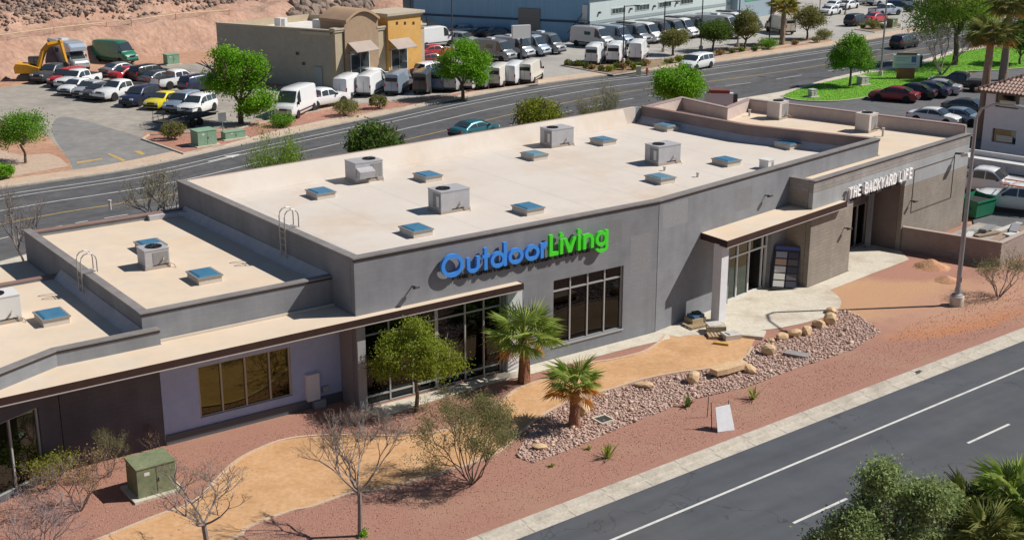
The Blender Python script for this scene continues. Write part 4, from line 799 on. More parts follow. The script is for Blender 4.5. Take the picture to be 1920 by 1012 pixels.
# fan palms: each frond an object of its own
def frond_mesh(name, Lp_, blade, seg=21, droop=.35, arc=128):
    m = MB(); pts = [(0, 0, 0), (Lp_*.5, 0, Lp_*.06), (Lp_, 0, 0)]; m.tube(pts, [.028, .02, .016], 4, cap=False); hub = (Lp_, 0, 0)
    for i in range(seg):
        a = R_(-arc+2*arc*i/(seg-1)); l = blade*(1-.22*abs(i/(seg-1)-.5)*2)*rng.uniform(.9, 1.08); da = R_(arc/(seg-1))*.98
        f = lambda ang, q, zz: (hub[0]+math.cos(ang)*q, math.sin(ang)*q, hub[2]+zz)
        z1 = -droop*l*.25; z2 = -droop*l*rng.uniform(.7, 1.25)
        o = len(m.v); m.v += [hub, f(a-da*.72, l*.5, z1-.03), f(a, l*.5, z1+.03), f(a+da*.72, l*.5, z1-.03), f(a+rng.uniform(-.09, .09), l*1.08, z2)]
        m.f += [(o, o+1, o+2), (o, o+2, o+3), (o+1, o+4, o+2), (o+2, o+4, o+3)]
    return m.mesh(name)
palmg = leafm('palm_leaf', (.19,.27,.05), (.38,.44,.13), .45); palmd = leafm('dead_palm_leaf', (.46,.20,.04), (.56,.36,.12), .3); palmo = leafm('palm_leaf_olive', (.13,.155,.04), (.24,.24,.08), .3)
ptr = M('palm_trunk', (.20,.085,.05), .95, (.30,.15,.09), 9., 5., var=.25, bump=1., bscale=14., bdist=.05); ptr2 = M('grey_palm_trunk', (.24,.18,.135), .95, (.32,.245,.19), 6., 5., var=.2, bump=.8, bscale=10., bdist=.05)
for mm in (palmg, palmd, palmo): pass
FR_M = [frond_mesh('frond', .75, .72, droop=d) for d in (.25, .45, .7)]
def palm(base, h, R0, label, n=22, dead=5, r0=.28, tr=None, mat=None, name='fan_palm', group=None, size=1., z0=0, deadpos=(-26, 10), up=68, low=-12):
    t = thing(name, label, 'palm tree', (base[0], base[1], z0), 0, group); m = MB(); k = 9
    prof = [(r0*(1.25-.45*(i/k)**.6)*(1+.05*(i % 2)), -.05+(h+.05)*i/k) for i in range(k+1)]; m.lathe(prof, 12, wob=lambda i, j: 1+rng.uniform(-.07, .07)); m.build('trunk', tr or ptr, t, 30)
    m = MB(); m.lathe([(r0*.8, h-.05), (r0*.95, h+.1), (r0*.5, h+.3), (0, h+.35)], 8); m.build('crown_base', tr or ptr, t, 30)
    for i in range(n+dead):
        me = FR_M[rng.randrange(3)]; o = link('frond', me, t)
        if not me.materials: me.materials.append(palmg)
        dd = i >= n; o.material_slots[0].link = 'OBJECT'; o.material_slots[0].material = palmd if dd else (mat or palmg)
        el = rng.uniform(deadpos[0], deadpos[1]) if dd else up-(up-low)*((i+.5)/n)**.9+rng.uniform(-7, 7); az_ = i*137.5+rng.uniform(-15, 15)
        o.location = (0, 0, h+.18+rng.uniform(-.05, .1)); o.rotation_euler = (rng.uniform(-.35, .35), -R_(el), R_(az_)); q = R0/1.4*rng.uniform(.85, 1.12)*(.85 if dd else 1); o.scale = (q, q, q)
    return t
def GB(px, py): p = G(px, py); return (p.x, p.y)
def behind(px, py, v): u, z = on_face(FRL, px, py, v); return Lp(u, v), z
# trees by the back lots
leaf_tree(GB(452, 232), 7.3, 2.8, 1.7, LM['lime'], 'big bright green tree shading the parked trailer by the back street', 20000, .105, 80, sp=.36, lobes=[(1.9, -.6, 2.2, 1.3), (-1.0, .5, 5.8, 1.3), (-2.0, 0, 3.6, 1.2), (1.4, 0, 4.9, 1.2), (.6, 0, 1.6, .9)], trunk_r=.22)
leaf_tree(GB(868, 186), 5.9, 3.0, 1.3, LM['lime'], 'round bright green tree in front of the row of vans by the driveway', 17000, .10, 80, sp=.34, lobes=[(1.5, .3, 2.4, 1.2), (-1.6, 0, 3.2, 1.1), (.3, 0, 4.9, 1.0), (2.0, 0, 3.6, .9)], trunk_r=.16)
leaf_tree(GB(1593, 162), 5.4, 2.6, 1.6, LM['green'], 'single green tree on the lawn beside the brick monument sign', 15000, .09, 70, sp=.3, trunk_r=.12, lobes=[(1.3, 0, 2.5, 1.2), (-1.4, 0, 2.6, 1.1), (0, 0, 4.6, 1.0)])
b, z = behind(1270, 122, 27); _, z0 = behind(1270, 195, 27); leaf_tree(b, z, 2.2, z0, LM['lime'], 'bright green tree rising behind the far end of the store roof', 14000, .085, 120)
leaf_tree(GB(48, 306), 4.3, 2.1, 1.3, LM['green'], 'small leafy tree at the left picture edge beside the driveway', 9000, .075, 80, trunk_r=.10, lobes=[(-1.6, 0, 2.0, 1.1)])
def back_shrub(px, ptop, v, rx, H, mat, label, n, L, **k):
    b, z = behind(px, ptop, v); return fit(twig_tree(b, H, label, 'desert_shrub', trunk_h=.1, depth=5, leaf=LM[mat], n=n, L=L, stems=6, lean=.55, sp=rx*.2, **k), z, rx)
def back_tree(px, ptop, pbot, v, rx, mat, label, n, L, name, **k):
    b, z = behind(px, ptop, v); _, z0 = behind(px, pbot, v); return leaf_tree(b, z, rx, z0, LM[mat], label, n, L, 100, name, **k)
back_shrub(518, 236, 21, 2.3, 5.6, 'feather', 'wispy yellow green shrub behind the left end of the big roof', 13000, .085, seed=3)
back_tree(700, 228, 312, 21, 1.95, 'dark', 'dense dark green shrub behind the roof, left of the teal car', 6500, .10, 'desert_shrub')
back_tree(1010, 181, 255, 23, 1.9, 'yellow', 'rounded yellow green shrub behind the roof, right of the teal car', 8000, .075, 'desert_shrub')
back_shrub(1120, 153, 24, 1.8, 6.2, 'olive', 'airy olive shrub behind the roof, second from the bright green tree', 9500, .075, seed=8)
b, z = behind(33, 345, 19.0); fit(twig_tree(b, 6.6, 'tall leafless tree behind the lowest left roof', trunk_h=2.8, depth=6, seed=11, r0=.13, leaf=LM['dry'], n=260, L=.04), z, 1.9)
b, z = behind(300, 308, 19.2); fit(twig_tree(b, 6.9, 'sparse leafless tree beside the left end wall of the big roof', trunk_h=3.6, depth=6, seed=15, r0=.12, leaf=LM['dry'], n=1500, L=.05, sp=.22), z, 2.1)
# planting in front of the store
leaf_tree(GB(780, 772), 4.1, 1.85, 1.25, LM['mesq'], 'full green young tree standing before the first shopfront', 19000, .048, 80, trunk_r=.08, sp=.2, lobes=[(1.3, .4, 2.0, .7), (-1.2, -.2, 2.1, .65), (.1, 0, 3.7, .5), (.7, -.5, 2.9, .7), (-.8, .4, 3.0, .6)])
palm(GB(983, 716), 1.75, 1.95, 'green fan palm with a thick reddish trunk beside the window', 24, 2, .25, low=0)
palm(GB(1077, 798), 1.42, 1.5, 'fan palm with orange dead fronds on the river stones', 13, 13, .22, low=22, deadpos=(-12, 30))
fit(twig_tree(GB(675, 1004), 4.6, 'leafless tree with a straight dark trunk, on the red bed near the kerb', trunk_h=1.75, depth=7, seed=21, r0=.095, sproute=True, spread=.45, lean=.55, leaf=LM['rust'], n=900, L=.025, mat=greybark), 4.5, 2.05)
fit(twig_tree(GB(885, 905), 3.5, 'multi-stemmed shrub with sparse grey green leaves on the red bed', 'desert_shrub', trunk_h=.05, depth=6, seed=33, stems=8, lean=.8, r0=.055, leaf=LM['dry'], n=22000, L=.042, sp=.2, mat=bark), 3.35, 2.15)
fit(twig_tree(GB(388, 1052), 3.5, 'leafless tree cut by the bottom edge, beside the green cabinet', trunk_h=1.55, depth=7, seed=42, r0=.07, spread=.5, lean=.62, leaf=LM['rust'], n=900, L=.025), 3.3, 2.25)
fit(twig_tree(GB(690, 826), 1.5, 'tangled grey leafless shrub between wall and path', 'desert_shrub', trunk_h=.02, depth=6, seed=52, stems=9, lean=1.0, r0=.026, spread=.6), 1.5, 1.3)
fit(twig_tree(GB(745, 812), 1.1, 'low grey leafless shrub just left of the full green tree', 'desert_shrub', trunk_h=.02, depth=5, seed=57, stems=9, lean=1.2, r0=.022, spread=.6), .85, 1.0)
fit(twig_tree(GB(205, 893), 1.9, 'thin shrub with small green tips against the dark wall', 'desert_shrub', trunk_h=.05, depth=5, seed=61, stems=6, lean=.5, r0=.03, leaf=LM['olive'], n=2600, L=.03, sp=.1), 2.0, .85)
twig_tree(GB(150, 955), 2.0, 'rusty leafed shrub left of the green cabinet', 'desert_shrub', trunk_h=.05, depth=5, seed=64, stems=7, lean=.7, r0=.04, leaf=LM['rust'], n=2000, L=.035, sp=.14)
twig_tree(GB(95, 912), 1.4, 'bushy yellow green shrub under the leftmost window', 'desert_shrub', trunk_h=.05, depth=4, seed=66, stems=7, lean=.7, r0=.035, leaf=LM['yellow'], n=1500, L=.045, sp=.12)
twig_tree(GB(70, 1040), 1.8, 'pale lilac leafless shrub in the bottom left corner', 'desert_shrub', trunk_h=.02, depth=6, seed=68, stems=9, lean=.9, r0=.035, spread=.55, mat=M('lilac_twigs', (.30,.235,.235), .9))
twig_tree(GB(290, 850), 1.2, 'small brown leafless shrub by the corner of the pale wall', 'desert_shrub', trunk_h=.02, depth=4, seed=71, stems=5, lean=.4, r0=.025, mat=bark)
twig_tree(GB(1872, 556), 2.2, 'thin shrub with sparse pale leaves in front of the yard wall', 'desert_shrub', trunk_h=.05, depth=5, seed=74, stems=6, lean=.6, r0=.045, leaf=LM['dry'], n=2200, L=.04, sp=.2)
for k, (px, py, hh, lab) in enumerate(((1140, 858, .75, 'spiky green tuft on the red bed below the stones'), (1412, 748, .75, 'spiky green tuft beside the thin stake'), (1102, 842, .25, 'small low green plant next to the spiky tuft'), (1034, 874, .2, 'tiny green seedling on the red bed'), (1287, 762, .55, 'dark green cactus-like clump at the edge of the stones'), (905, 752, .5, 'dry grey clump under the green fan palm'))):
    t = thing('tuft_plant', lab, 'plant', (*GB(px, py), 0)); m = MB()
    for i in range(34 if k < 2 else 22):
        a = rng.uniform(0, 6.28); e = rng.uniform(.5, 1.45) if k != 2 else rng.uniform(.2, .9); l = hh*rng.uniform(.7, 1.1); d = Vector((math.cos(a)*math.cos(e), math.sin(a)*math.cos(e), math.sin(e))); s = Vector((-math.sin(a), math.cos(a), 0))*(.05 if k == 4 else .022)
        b0_ = Vector((rng.gauss(0, .04), rng.gauss(0, .04), 0)); mid = b0_+d*l*.55; tip = b0_+d*l+Vector((0, 0, -.12*l)); m.add([b0_-s*.5, b0_+s*.5, mid+s, mid-s, tip], [(0, 1, 2, 3), (3, 2, 4)])
    m.build('blades', LM['dry'] if k == 5 else LM['mesq'] if k != 4 else LM['dark'], t); MB().lathe([(.06, -.02), (.05, .06), (0, .08)], 6).build('root_crown', bark, t)
# trees on the near side of the road
def nearside(px, py, v): u, z = on_face(FRL, px, py, v); return Lp(u, v), z
b, z = nearside(1665, 985, -22.6); leaf_tree(b, z+1.55, 1.95, z-1.7, LM['grey'], 'grey green bushy tree at the bottom of the picture by the road', 26000, .06, 120, sp=.2, lobes=[(1.5, .6, z+.6, .8), (-1.3, -.5, z+.3, .9), (-.3, .2, z+1.5, .6), (1.0, -.4, z+1.1, .6), (-1.6, .3, z-.6, .8)], trunk_r=.12)
b, z = nearside(1815, 1045, -23.0); leaf_tree(b, z+.9, 1.1, max(.3, z-1.2), LM['grey'], 'smaller grey green shrub between the bushy tree and the palms', 7000, .05, 80, sp=.2)
for k, (px, py, lab, sz) in enumerate(((1820, 975, 'dark fan palm left of the bottom right palm cluster', 1.5), (1895, 935, 'tallest fan palm of the bottom right cluster', 1.6), (1905, 1000, 'yellowing fan palm in the bottom right corner', 1.5), (1850, 1015, 'low fan palm in the middle of the bottom right cluster', 1.3))):
    b, z = nearside(px, py, -23.2-.5*k); palm(b, z-.2, sz, lab, 34, 3 if k == 2 else 1, .22, mat=palmo if k in (0, 3) else palmg, group='fan palms by the road', up=75)
# right: trees beside the street
b = GB(1790, 122); t = leaf_tree(b, 11.5, 5.6, 3.2, LM['feather'], 'wide feathery lime tree above the lawn at the top right', 26000, .12, 170, trunk_r=.3, sp=.75, lobes=[(-3.5, 0, 5.0, 2.4), (2.5, 1, 5.2, 2.5)])
twig_tree(GB(1765, 140), 4.5, 'leafless spreading tree on the lawn behind the brick sign', trunk_h=.2, depth=6, seed=81, stems=6, lean=.8, r0=.10)
palm(GB(1838, 258), 8.2, 2.3, 'tall fan palm in front of the white house', 34, 10, .36, ptr2, palmo, up=60)
palm(GB(1880, 150), 7.6, 2.6, 'tall fan palm half hidden behind the tiled roof', 30, 14, .40, ptr2, palmo, up=60)
leaf_tree(GB(1912, 120), 6.0, 2.6, .8, LM['dark'], 'dark green tree at the right picture edge behind the tiled roof', 4000, .16, 60)
# beds along the blue building
for px, py, H, rx, mt, lab in ((1262, 104, 3.2, 2.1, 'olive', 'olive bush-like tree nearest the three white vans'), (1337, 96, 4.0, 2.5, 'dark', 'round dark green tree in front of the van row'), (1397, 92, 5.0, 2.0, 'olive', 'upright olive tree by the parked trailer'), (1513, 74, 4.6, 2.4, 'olive', 'olive tree right of the roadside palm')):
    leaf_tree(GB(px, py), H, rx, 1.0, LM[mt], lab, 8000, .10, 90, group='street trees along the far lot')
palm(GB(1466, 84), 4.6, 2.2, 'roadside fan palm with a yellow crown beside the far lot', 30, 8, .32, ptr2, leafm('palm_leaf_yellow', (.22,.21,.04), (.34,.29,.07), .3), up=60)
for px, py, rx, h, mt, lab in ((326, 262, 1.25, 1.5, 'olive', 'smoothly clipped round bush beside the green cabinet'), (647, 218, 1.5, 1.55, 'olive', 'wide olive bush below the white vans'), (711, 204, 1.05, 1.5, 'olive', 'round olive bush right of the wide one'), (10, 334, 1.0, 1.1, 'lime', 'small bright green bush at the left picture edge'), (530, 238, 1.5, 1.1, 'green', 'low green bush in front of the parked white van'), (1440, 92, 1.5, 1.4, 'green', 'leafy green bush left of the roadside palm'), (1545, 74, 1.5, 1.3, 'olive', 'spiky bush right of the olive tree'), (1637, 54, 1.3, 1.2, 'olive', 'bush on the small island by the red car')):
    bush(GB(px, py), rx, h, LM[mt], lab, 2600, .07, smooth_=px in (326, 711))
sm = [(1065, 124), (1085, 124), (1098, 129), (1110, 130), (1127, 133), (1143, 134), (1157, 128), (1168, 131), (1178, 124), (1188, 131), (1197, 127), (1210, 124), (1255, 119), (1272, 118), (1290, 113), (1350, 104), (1372, 101), (1390, 98), (1415, 96), (1490, 84), (1530, 80), (1617, 53), (1655, 55)]
ORD = 'first second third fourth fifth sixth seventh eighth ninth tenth eleventh twelfth thirteenth fourteenth fifteenth sixteenth seventeenth eighteenth nineteenth twentieth last'.split()
for k, (px, py) in enumerate(sm): bush(GB(px, py), rng.uniform(.5, .8), rng.uniform(.55, .9), LM[('olive', 'yellow', 'dark', 'rust')[k % 4]], 'low %s shrub, %s from the driveway in the far planting strip' % (('olive', 'yellow green', 'dark green', 'rusty brown')[k % 4], ORD[min(k, 20)]) if k < 21 else ('rounded dark shrub at the left tip of the small island by the black SUV', 'rounded shrub at the right end of the small island by the black SUV')[k-21], 420, .09, group='low shrubs along the far lot')
# ---------------------------------------------------------------- vehicles
tyre = M('tyre', (.018,.018,.019), .85); rimm = M('wheel_rim', (.45,.45,.46), .35, metal=.6); rimd = M('dark_rim', (.06,.06,.065), .4, metal=.4)
vglass = M('vehicle_glass', (.035,.045,.05), .06, spec=.8, coat=1.); trimm = M('vehicle_trim', (.025,.025,.027), .6)
headm = M('headlight_lens', (.62,.64,.66), .15, spec=.7); tailm = M('taillight_lens', (.42,.015,.015), .25); bedm = M('bed_liner', (.03,.03,.032), .9)
PAINT = {}
def paint(nm):
    if nm not in PAINT:
        c, met = {'white': ((.74,.75,.76), 0), 'silver': ((.46,.48,.50), .3), 'grey': ((.22,.23,.245), .3), 'dark_grey': ((.075,.08,.085), .2), 'black': ((.014,.015,.017), 0), 'red': ((.46,.025,.03), 0), 'dark_red': ((.22,.016,.025), .1), 'navy': ((.022,.03,.075), .2),
             'yellow': ((.72,.60,.02), 0), 'teal': ((.02,.135,.165), .3), 'green': ((.012,.16,.09), 0), 'blue_grey': ((.26,.33,.42), .3), 'beige': ((.60,.54,.45), 0), 'cream': ((.68,.64,.57), 0), 'light_blue': ((.40,.47,.56), .2), 'blue': ((.10,.16,.28), .3)}[nm]
        PAINT[nm] = M('paint_'+nm, c, .38, spec=.5, coat=.7, metal=met)
    return PAINT[nm]
SPEC = {
 'sedan': dict(top=[(-2.35,.62),(-2.33,.86),(-2.2,.98),(-1.7,1.03),(-.95,1.38),(-.55,1.44),(0,1.46),(.4,1.42),(1.2,1.0),(1.9,.92),(2.25,.80),(2.35,.6)], belt=.93, W=.91, tum=.22, r=.33, ax=1.38, side=[(-1.55,-.42),(-.34,.95)], ws=(1.16,.46), rw=(-1.62,-1.0), zb=.22, tail=.80, head=.68),
 'suv': dict(top=[(-2.35,.7),(-2.33,1.0),(-2.25,1.15),(-1.95,1.66),(-1.5,1.74),(-.4,1.77),(.2,1.73),(.45,1.68),(1.12,1.14),(1.95,1.04),(2.28,.88),(2.35,.6)], belt=1.08, W=.94, tum=.17, r=.37, ax=1.38, side=[(-1.95,-1.2),(-1.12,-.3),(-.22,.9)], ws=(1.08,.48), rw=(-2.24,-1.97), zb=.27, tail=.98, head=.82),
 'minivan': dict(top=[(-2.55,.7),(-2.53,1.0),(-2.45,1.2),(-2.2,1.66),(-1.7,1.73),(-.2,1.76),(.45,1.68),(.7,1.6),(1.5,1.08),(2.15,.96),(2.5,.8),(2.55,.55)], belt=1.05, W=.98, tum=.17, r=.35, ax=1.52, side=[(-2.15,-1.2),(-1.1,-.1),(0,1.2)], ws=(1.45,.72), rw=(-2.44,-2.22), zb=.24, tail=1.0, head=.78),
 'pickup': dict(top=[(-2.9,.8),(-2.88,1.14),(-1.05,1.16),(-1.0,1.2),(-.88,1.74),(-.6,1.84),(.1,1.85),(.55,1.78),(1.22,1.24),(2.3,1.16),(2.75,1.02),(2.9,.75)], belt=1.15, W=.98, tum=.18, r=.41, ax=1.75, side=[(-.82,-.05),(.03,1.0)], ws=(1.17,.6), rw=(-.99,-.9), zb=.36, tail=1.0, head=.95),
 'van': dict(top=[(-2.95,.8),(-2.94,1.8),(-2.86,2.42),(-2.6,2.52),(-1.0,2.58),(.8,2.60),(1.25,2.54),(1.5,2.42),(2.22,1.42),(2.62,1.22),(2.88,.95),(2.95,.6)], belt=1.32, W=.99, tum=.10, r=.36, ax=1.83, side=[(1.02,1.75)], ws=(2.18,1.54), rw=None, zb=.32, tail=1.25, head=.95),
}
def prof(P, x):
    for (a, za), (b, zb) in zip(P, P[1:]):
        if a <= x <= b: return za+(zb-za)*(x-a)/(b-a) if b > a else zb
    return P[0][1] if x < P[0][0] else P[-1][1]
def vehicle_meshes(kind):
    S = SPEC[kind]; T = S['top']; Hm = max(z for _, z in T); X0, X1 = T[0][0], T[-1][0]; res = []
    def sec(x):
        zt = prof(T, x); e = min(x-X0, X1-x); w_ = S['W']*(.86+.14*min(1, max(0, e)/.45)); bz = min(S['belt'], zt-.05); fr = max(0, (zt-S['belt'])/(Hm-S['belt'])); wt = w_*(.955-S['tum']*fr); return w_, bz, wt, zt
    xs = sorted({*[x for x, _ in T], *[X0+(X1-X0)*i/16 for i in range(17)]}); m = MB(); k = 15
    for x in xs:
        w_, bz, wt, zt = sec(x); zb = S['zb']+(.08 if min(x-X0, X1-x) < .1 else 0)
        h = [(0, zb), (w_*.9, zb), (w_, zb+.14), (w_*1.0, zb+(bz-zb)*.6), (w_*.965, bz), (wt, max(bz+.005, zt-.09)), (wt-.1, zt-.01), (0, zt+.02)]
        m.v += [(x, -y, z) for y, z in h]+[(x, y, z) for y, z in h[-2:0:-1]]
    k = 14
    for i in range(len(xs)-1):
        for j in range(k): m.f.append((i*k+j, i*k+(j+1)%k, (i+1)*k+(j+1)%k, (i+1)*k+j))
    m.f.append(tuple(range(k))); m.f.append(tuple(range((len(xs)-1)*k, len(xs)*k))[::-1])
    res.append(('body', m.mesh('body', None, 42), 'paint', 0))
    def side_y(x, z):
        w_, bz, wt, zt = sec(x); t = (z-bz)/max(.01, zt-.09-bz); return w_*.965+(wt-w_*.965)*min(1, max(0, t))
    for s in (-1, 1):
        for (a, b) in S['side']:
            m = MB(); n = 4; lo, hi = [], []
            for i in range(n+1):
                x = a+(b-a)*i/n; zl = S['belt']+.04; zh = max(zl+.02, prof(T, x)-.15); lo.append((x, s*(side_y(x, zl)+.012), zl)); hi.append((x, s*(side_y(x, zh)+.012), zh))
            m.add(lo+hi, [((i, i+1, n+2+i, n+1+i) if s < 0 else (i, n+1+i, n+2+i, i+1)) for i in range(n)]); res.append(('window', m.mesh('window', vglass), None, 0))
    def screen(xa, xb, nm):
        m = MB(); n = 3; d = 1 if xa > xb else -1
        for i in range(n+1):
            x = xa+(xb-xa)*i/n; w_, bz, wt, zt = sec(x); f = i/n; y = (w_*.86)*(1-f)+(wt-.08)*f; m.v += [(x+.015*d, -y, zt+.03), (x+.018*d, 0, zt+.042), (x+.015*d, y, zt+.03)]
        for i in range(n):
            for j in range(2): m.f.append((3*i+j, 3*i+j+1, 3*i+4+j, 3*i+3+j) if d > 0 else (3*i+j, 3*i+3+j, 3*i+4+j, 3*i+j+1))
        res.append((nm, m.mesh(nm, vglass), None, 0))
    screen(*S['ws'], 'windshield')
    if S['rw']: screen(*S['rw'], 'rear_window')
    for sx in (-1, 1):
        for sy in (-1, 1):
            w_ = S['W']; x = sx*S['ax']; q = S['r']
            m = MB(); m.lathe([(q*.75, -.11), (q*.96, -.11), (q, -.08), (q, .08), (q*.96, .11), (q*.62, .11)], 16, axis='y'); m.v = [(a+x, b*sy+sy*(w_-.075), c+q) for a, b, c in m.v]; res.append(('wheel', m.mesh('wheel', tyre, 40), None, 0))
            m = MB(); m.lathe([(q*.64, .085), (q*.3, .07), (0, .08)], 10, axis='y'); m.v = [(a+x, b*sy+sy*(w_-.075), c+q) for a, b, c in m.v]; res.append(('rim', m.mesh('rim', rimm), None, 1))
            m = MB(); n = 9; o_ = [(x+(q+.08)*math.cos(R_(180*i/n)), sy*(w_+.006), q+.0+(q+.08)*math.sin(R_(180*i/n))) for i in range(n+1)]; i_ = [(x+(q*.55)*math.cos(R_(180*i/n)), sy*(w_+.006), q+(q*.55)*math.sin(R_(180*i/n))) for i in range(n+1)]
            m.add(o_+i_, [(i, i+1, n+2+i, n+1+i) for i in range(n)]); res.append(('wheel_arch', m.mesh('wheel_arch', trimm), None, 0))
    for sy in (-1, 1):
        y = sy*S['W']*.66; m = MB(); m.box((X1-.06, y, S['head']), (.14, .36, .15)); res.append(('headlight', m.mesh('headlight', headm), None, 0))
        hh = .34 if kind in ('van', 'suv', 'minivan', 'pickup') else .15; m = MB(); m.box((X0+.05, sy*S['W']*.78, S['tail']), (.12, .14 if hh > .2 else .3, hh)); res.append(('taillight', m.mesh('taillight', tailm), None, 0))
        m = MB(); m.box((S['ws'][0]-.28, sy*(S['W']+.09), S['belt']+.1), (.14, .18, .16 if kind != 'van' else .28)); res.append(('mirror', m.mesh('mirror', trimm), None, 0))
    for x, z in ((X1-.02, .44), (X0+.02, .5)): m = MB(); m.box((x, 0, z), (.16, S['W']*1.66, .2)); res.append(('bumper', m.mesh('bumper', trimm), None, 0))
    m = MB(); m.box((X1-.03, 0, S['head']-.02), (.14, .75, .13)); res.append(('grille', m.mesh('grille', trimm), None, 0))
    if kind == 'pickup': m = MB(); m.box((-1.98, 0, 1.172), (1.7, 1.6, .02)); res.append(('cargo_bed', m.mesh('cargo_bed', bedm), None, 0))
    if kind == 'van':
        for sy in (-1, 1): m = MB(); m.box((0, sy*(S['W']+.004), .62), (2.9, .03, .12)); res.append(('side_moulding', m.mesh('side_moulding', trimm), None, 0))
    return res
VM = {}
def vehicle(kind, px, py, az, col, label, cat=None, name=None, group=None, sc_=1., rear=None, two=None, z=0., extra=()):
    if kind not in VM: VM[kind] = vehicle_meshes(kind)
    p = G(px, py, z); nm = name or {'van': 'cargo_van', 'suv': 'parked_suv', 'sedan': 'parked_car', 'pickup': 'pickup_truck', 'minivan': 'minivan'}[kind]
    t = thing(nm, label, cat or {'van': 'van', 'suv': 'car', 'sedan': 'car', 'pickup': 'pickup truck', 'minivan': 'minivan'}[kind], (p.x, p.y, z+.008), roty(az), group); t.scale = (sc_,)*3; last = None
    for (n, me, role, lev) in VM[kind]:
        if role and not me.materials: me.materials.append(paint('white'))
        o = link(n, me, last if lev else t)
        if role: o.material_slots[0].link = 'OBJECT'; o.material_slots[0].material = paint(col)
        if not lev: last = o
    S = SPEC[kind]
    if kind == 'van':
        if rear:
            m = MB(); m.box((-2.935, 0, 1.82), (.05, 1.36 if rear == 'glass' else 1.5, .5), 0, 0, R_(-6)); m.build('rear_window', M('rear_glass', (.012,.013,.015), .25, spec=.4) if rear == 'glass' else paint(col), t)
        MB().box((-2.945, 0, 1.1), (.03, .02, 1.5)).build('door_seam', trimm, t)
        for e in extra:
            if e == 'win':
                for s in (-1, 1): MB().box((-.1, s*.945, 1.78), (.95, .03, .42), 0, R_(4*s)).build('side_window', vglass, t)
            if e == 'rack': MB().box((-.7, 0, 2.66), (2.4, 1.2, .1)).build('roof_rack', trimm, t)
            if e == 'acbox': MB().box((-.6, 0, 2.69), (.9, .7, .18)).build('roof_unit', paint('white'), t)
            if e == 'stripe':
                for s in (-1, 1): MB().box((-.9, s*.985, 1.05), (3.2, .03, .5), 0, R_(2*s)).build('lower_stripe', paint(two or 'dark_grey'), t)
    return t
g1 = 'cars parked in the left lot'; g2 = 'vans parked along the tan building'; g3 = 'camper vans in front of the blue building'; g4 = 'cars parked in the top right lot'; g5 = 'cars parked beside the lawn'; g6 = 'cars parked between the tan and blue buildings'
# left lot, front row (noses toward the driveway)
for kind, px, py, az, col, lab in (('pickup', 103, 151, -160, 'dark_grey', 'dark grey pickup at the far end of the front row by the excavator'), ('suv', 128, 159, -160, 'red', 'red car second from the excavator in the front row'), ('pickup', 148, 163, -160, 'white', 'white pickup right beside the red car'),
 ('sedan', 147, 174, -162, 'white', 'white sedan in front of the white pickup in the left lot'), ('sedan', 173, 178, -162, 'silver', 'silver sedan right of the white sedan'), ('sedan', 190, 183, -160, 'dark_grey', 'dark low car squeezed left of the white pickup'), ('pickup', 226, 184, -152, 'white', 'white pickup in the middle of the front row, tall tyres showing'),
 ('suv', 264, 195, -160, 'navy', 'dark navy SUV left of the yellow car'), ('sedan', 308, 200, -163, 'yellow', 'bright yellow car in the left lot'), ('suv', 344, 207, -163, 'blue_grey', 'blue grey SUV right of the yellow car'), ('suv', 372, 212, -163, 'white', 'white SUV partly under the big green tree')):
    vehicle(kind, px, py, az, col, lab, group=g1)
for kind, px, py, az, col, lab in (('sedan', 228, 141, 38, 'grey', 'grey sedan at the left end of the back row'), ('sedan', 246, 149, 38, 'red', 'red car behind the black SUV'), ('suv', 283, 150, 38, 'black', 'black SUV in the back row of the left lot'), ('sedan', 301, 157, 38, 'dark_grey', 'dark grey car hidden behind the white pickup with the tailgate facing us'),
 ('pickup', 335, 163, 40, 'white', 'white pickup with its tailgate facing us in the back row'), ('suv', 378, 170, 40, 'navy', 'navy car left of the big green tree'), ('pickup', 606, 200, 40, 'white', 'white pickup behind the large white van'), ('pickup', 700, 160, 42, 'white', 'white crew cab pickup parked at the tan building')):
    vehicle(kind, px, py, az, col, lab, group=g1)
vehicle('van', 217, 117, 122, 'green', 'dark green van parked on the dirt below the hillside', sc_=1.0)
vehicle('van', 556, 215, -166, 'white', 'large white van nose toward the street, left of the bushes', sc_=1.02)
for k, (px, py, col, rear, lab) in enumerate(((654, 186, 'white', None, 'white van without rear glass, left end of the row facing the tan building'), (697, 181, 'white', None, 'second white van without rear glass in the row'), (748, 178, 'blue_grey', 'glass', 'grey blue van with round decals on its side'), (800, 176, 'dark_grey', 'glass', 'very dark van in the middle of the row'),
   (828, 172, 'blue', 'glass', 'dark blue van left of the round tree'), (854, 172, 'silver', 'glass', 'silver van just left of the round tree trunk'), (887, 169, 'white', None, 'white van right behind the round tree trunk'), (910, 167, 'grey', 'glass', 'grey van with red lights right of the round tree'), (938, 164, 'cream', 'glass', 'cream van third from the driveway end'), (966, 160, 'white', None, 'plain white van second from the driveway end'), (995, 157, 'cream', 'glass', 'cream van at the driveway end of the row'))):
    vehicle('van', px, py-5, 12 if k < 6 else 16, col, lab, group=g2, rear=rear, sc_=.88)
for px, py, col, lab, ex in ((927, 113, 'grey', 'grey white topped camper van left in the short middle row', ('win',)), (962, 107, 'silver', 'silver camper van, second in the short middle row', ()), (992, 103, 'light_blue', 'pale blue camper van, third in the short middle row', ('rack',)), (1020, 99, 'grey', 'grey green camper van at the right end of the short middle row', ())):
    vehicle('van', px, py, 128, col, lab, group=g3, sc_=.95, extra=ex+('acbox',))
cols = ['silver', 'blue_grey', 'grey', 'white', 'dark_grey', 'grey', 'white', 'dark_grey', 'silver', 'grey', 'white', 'dark_grey']
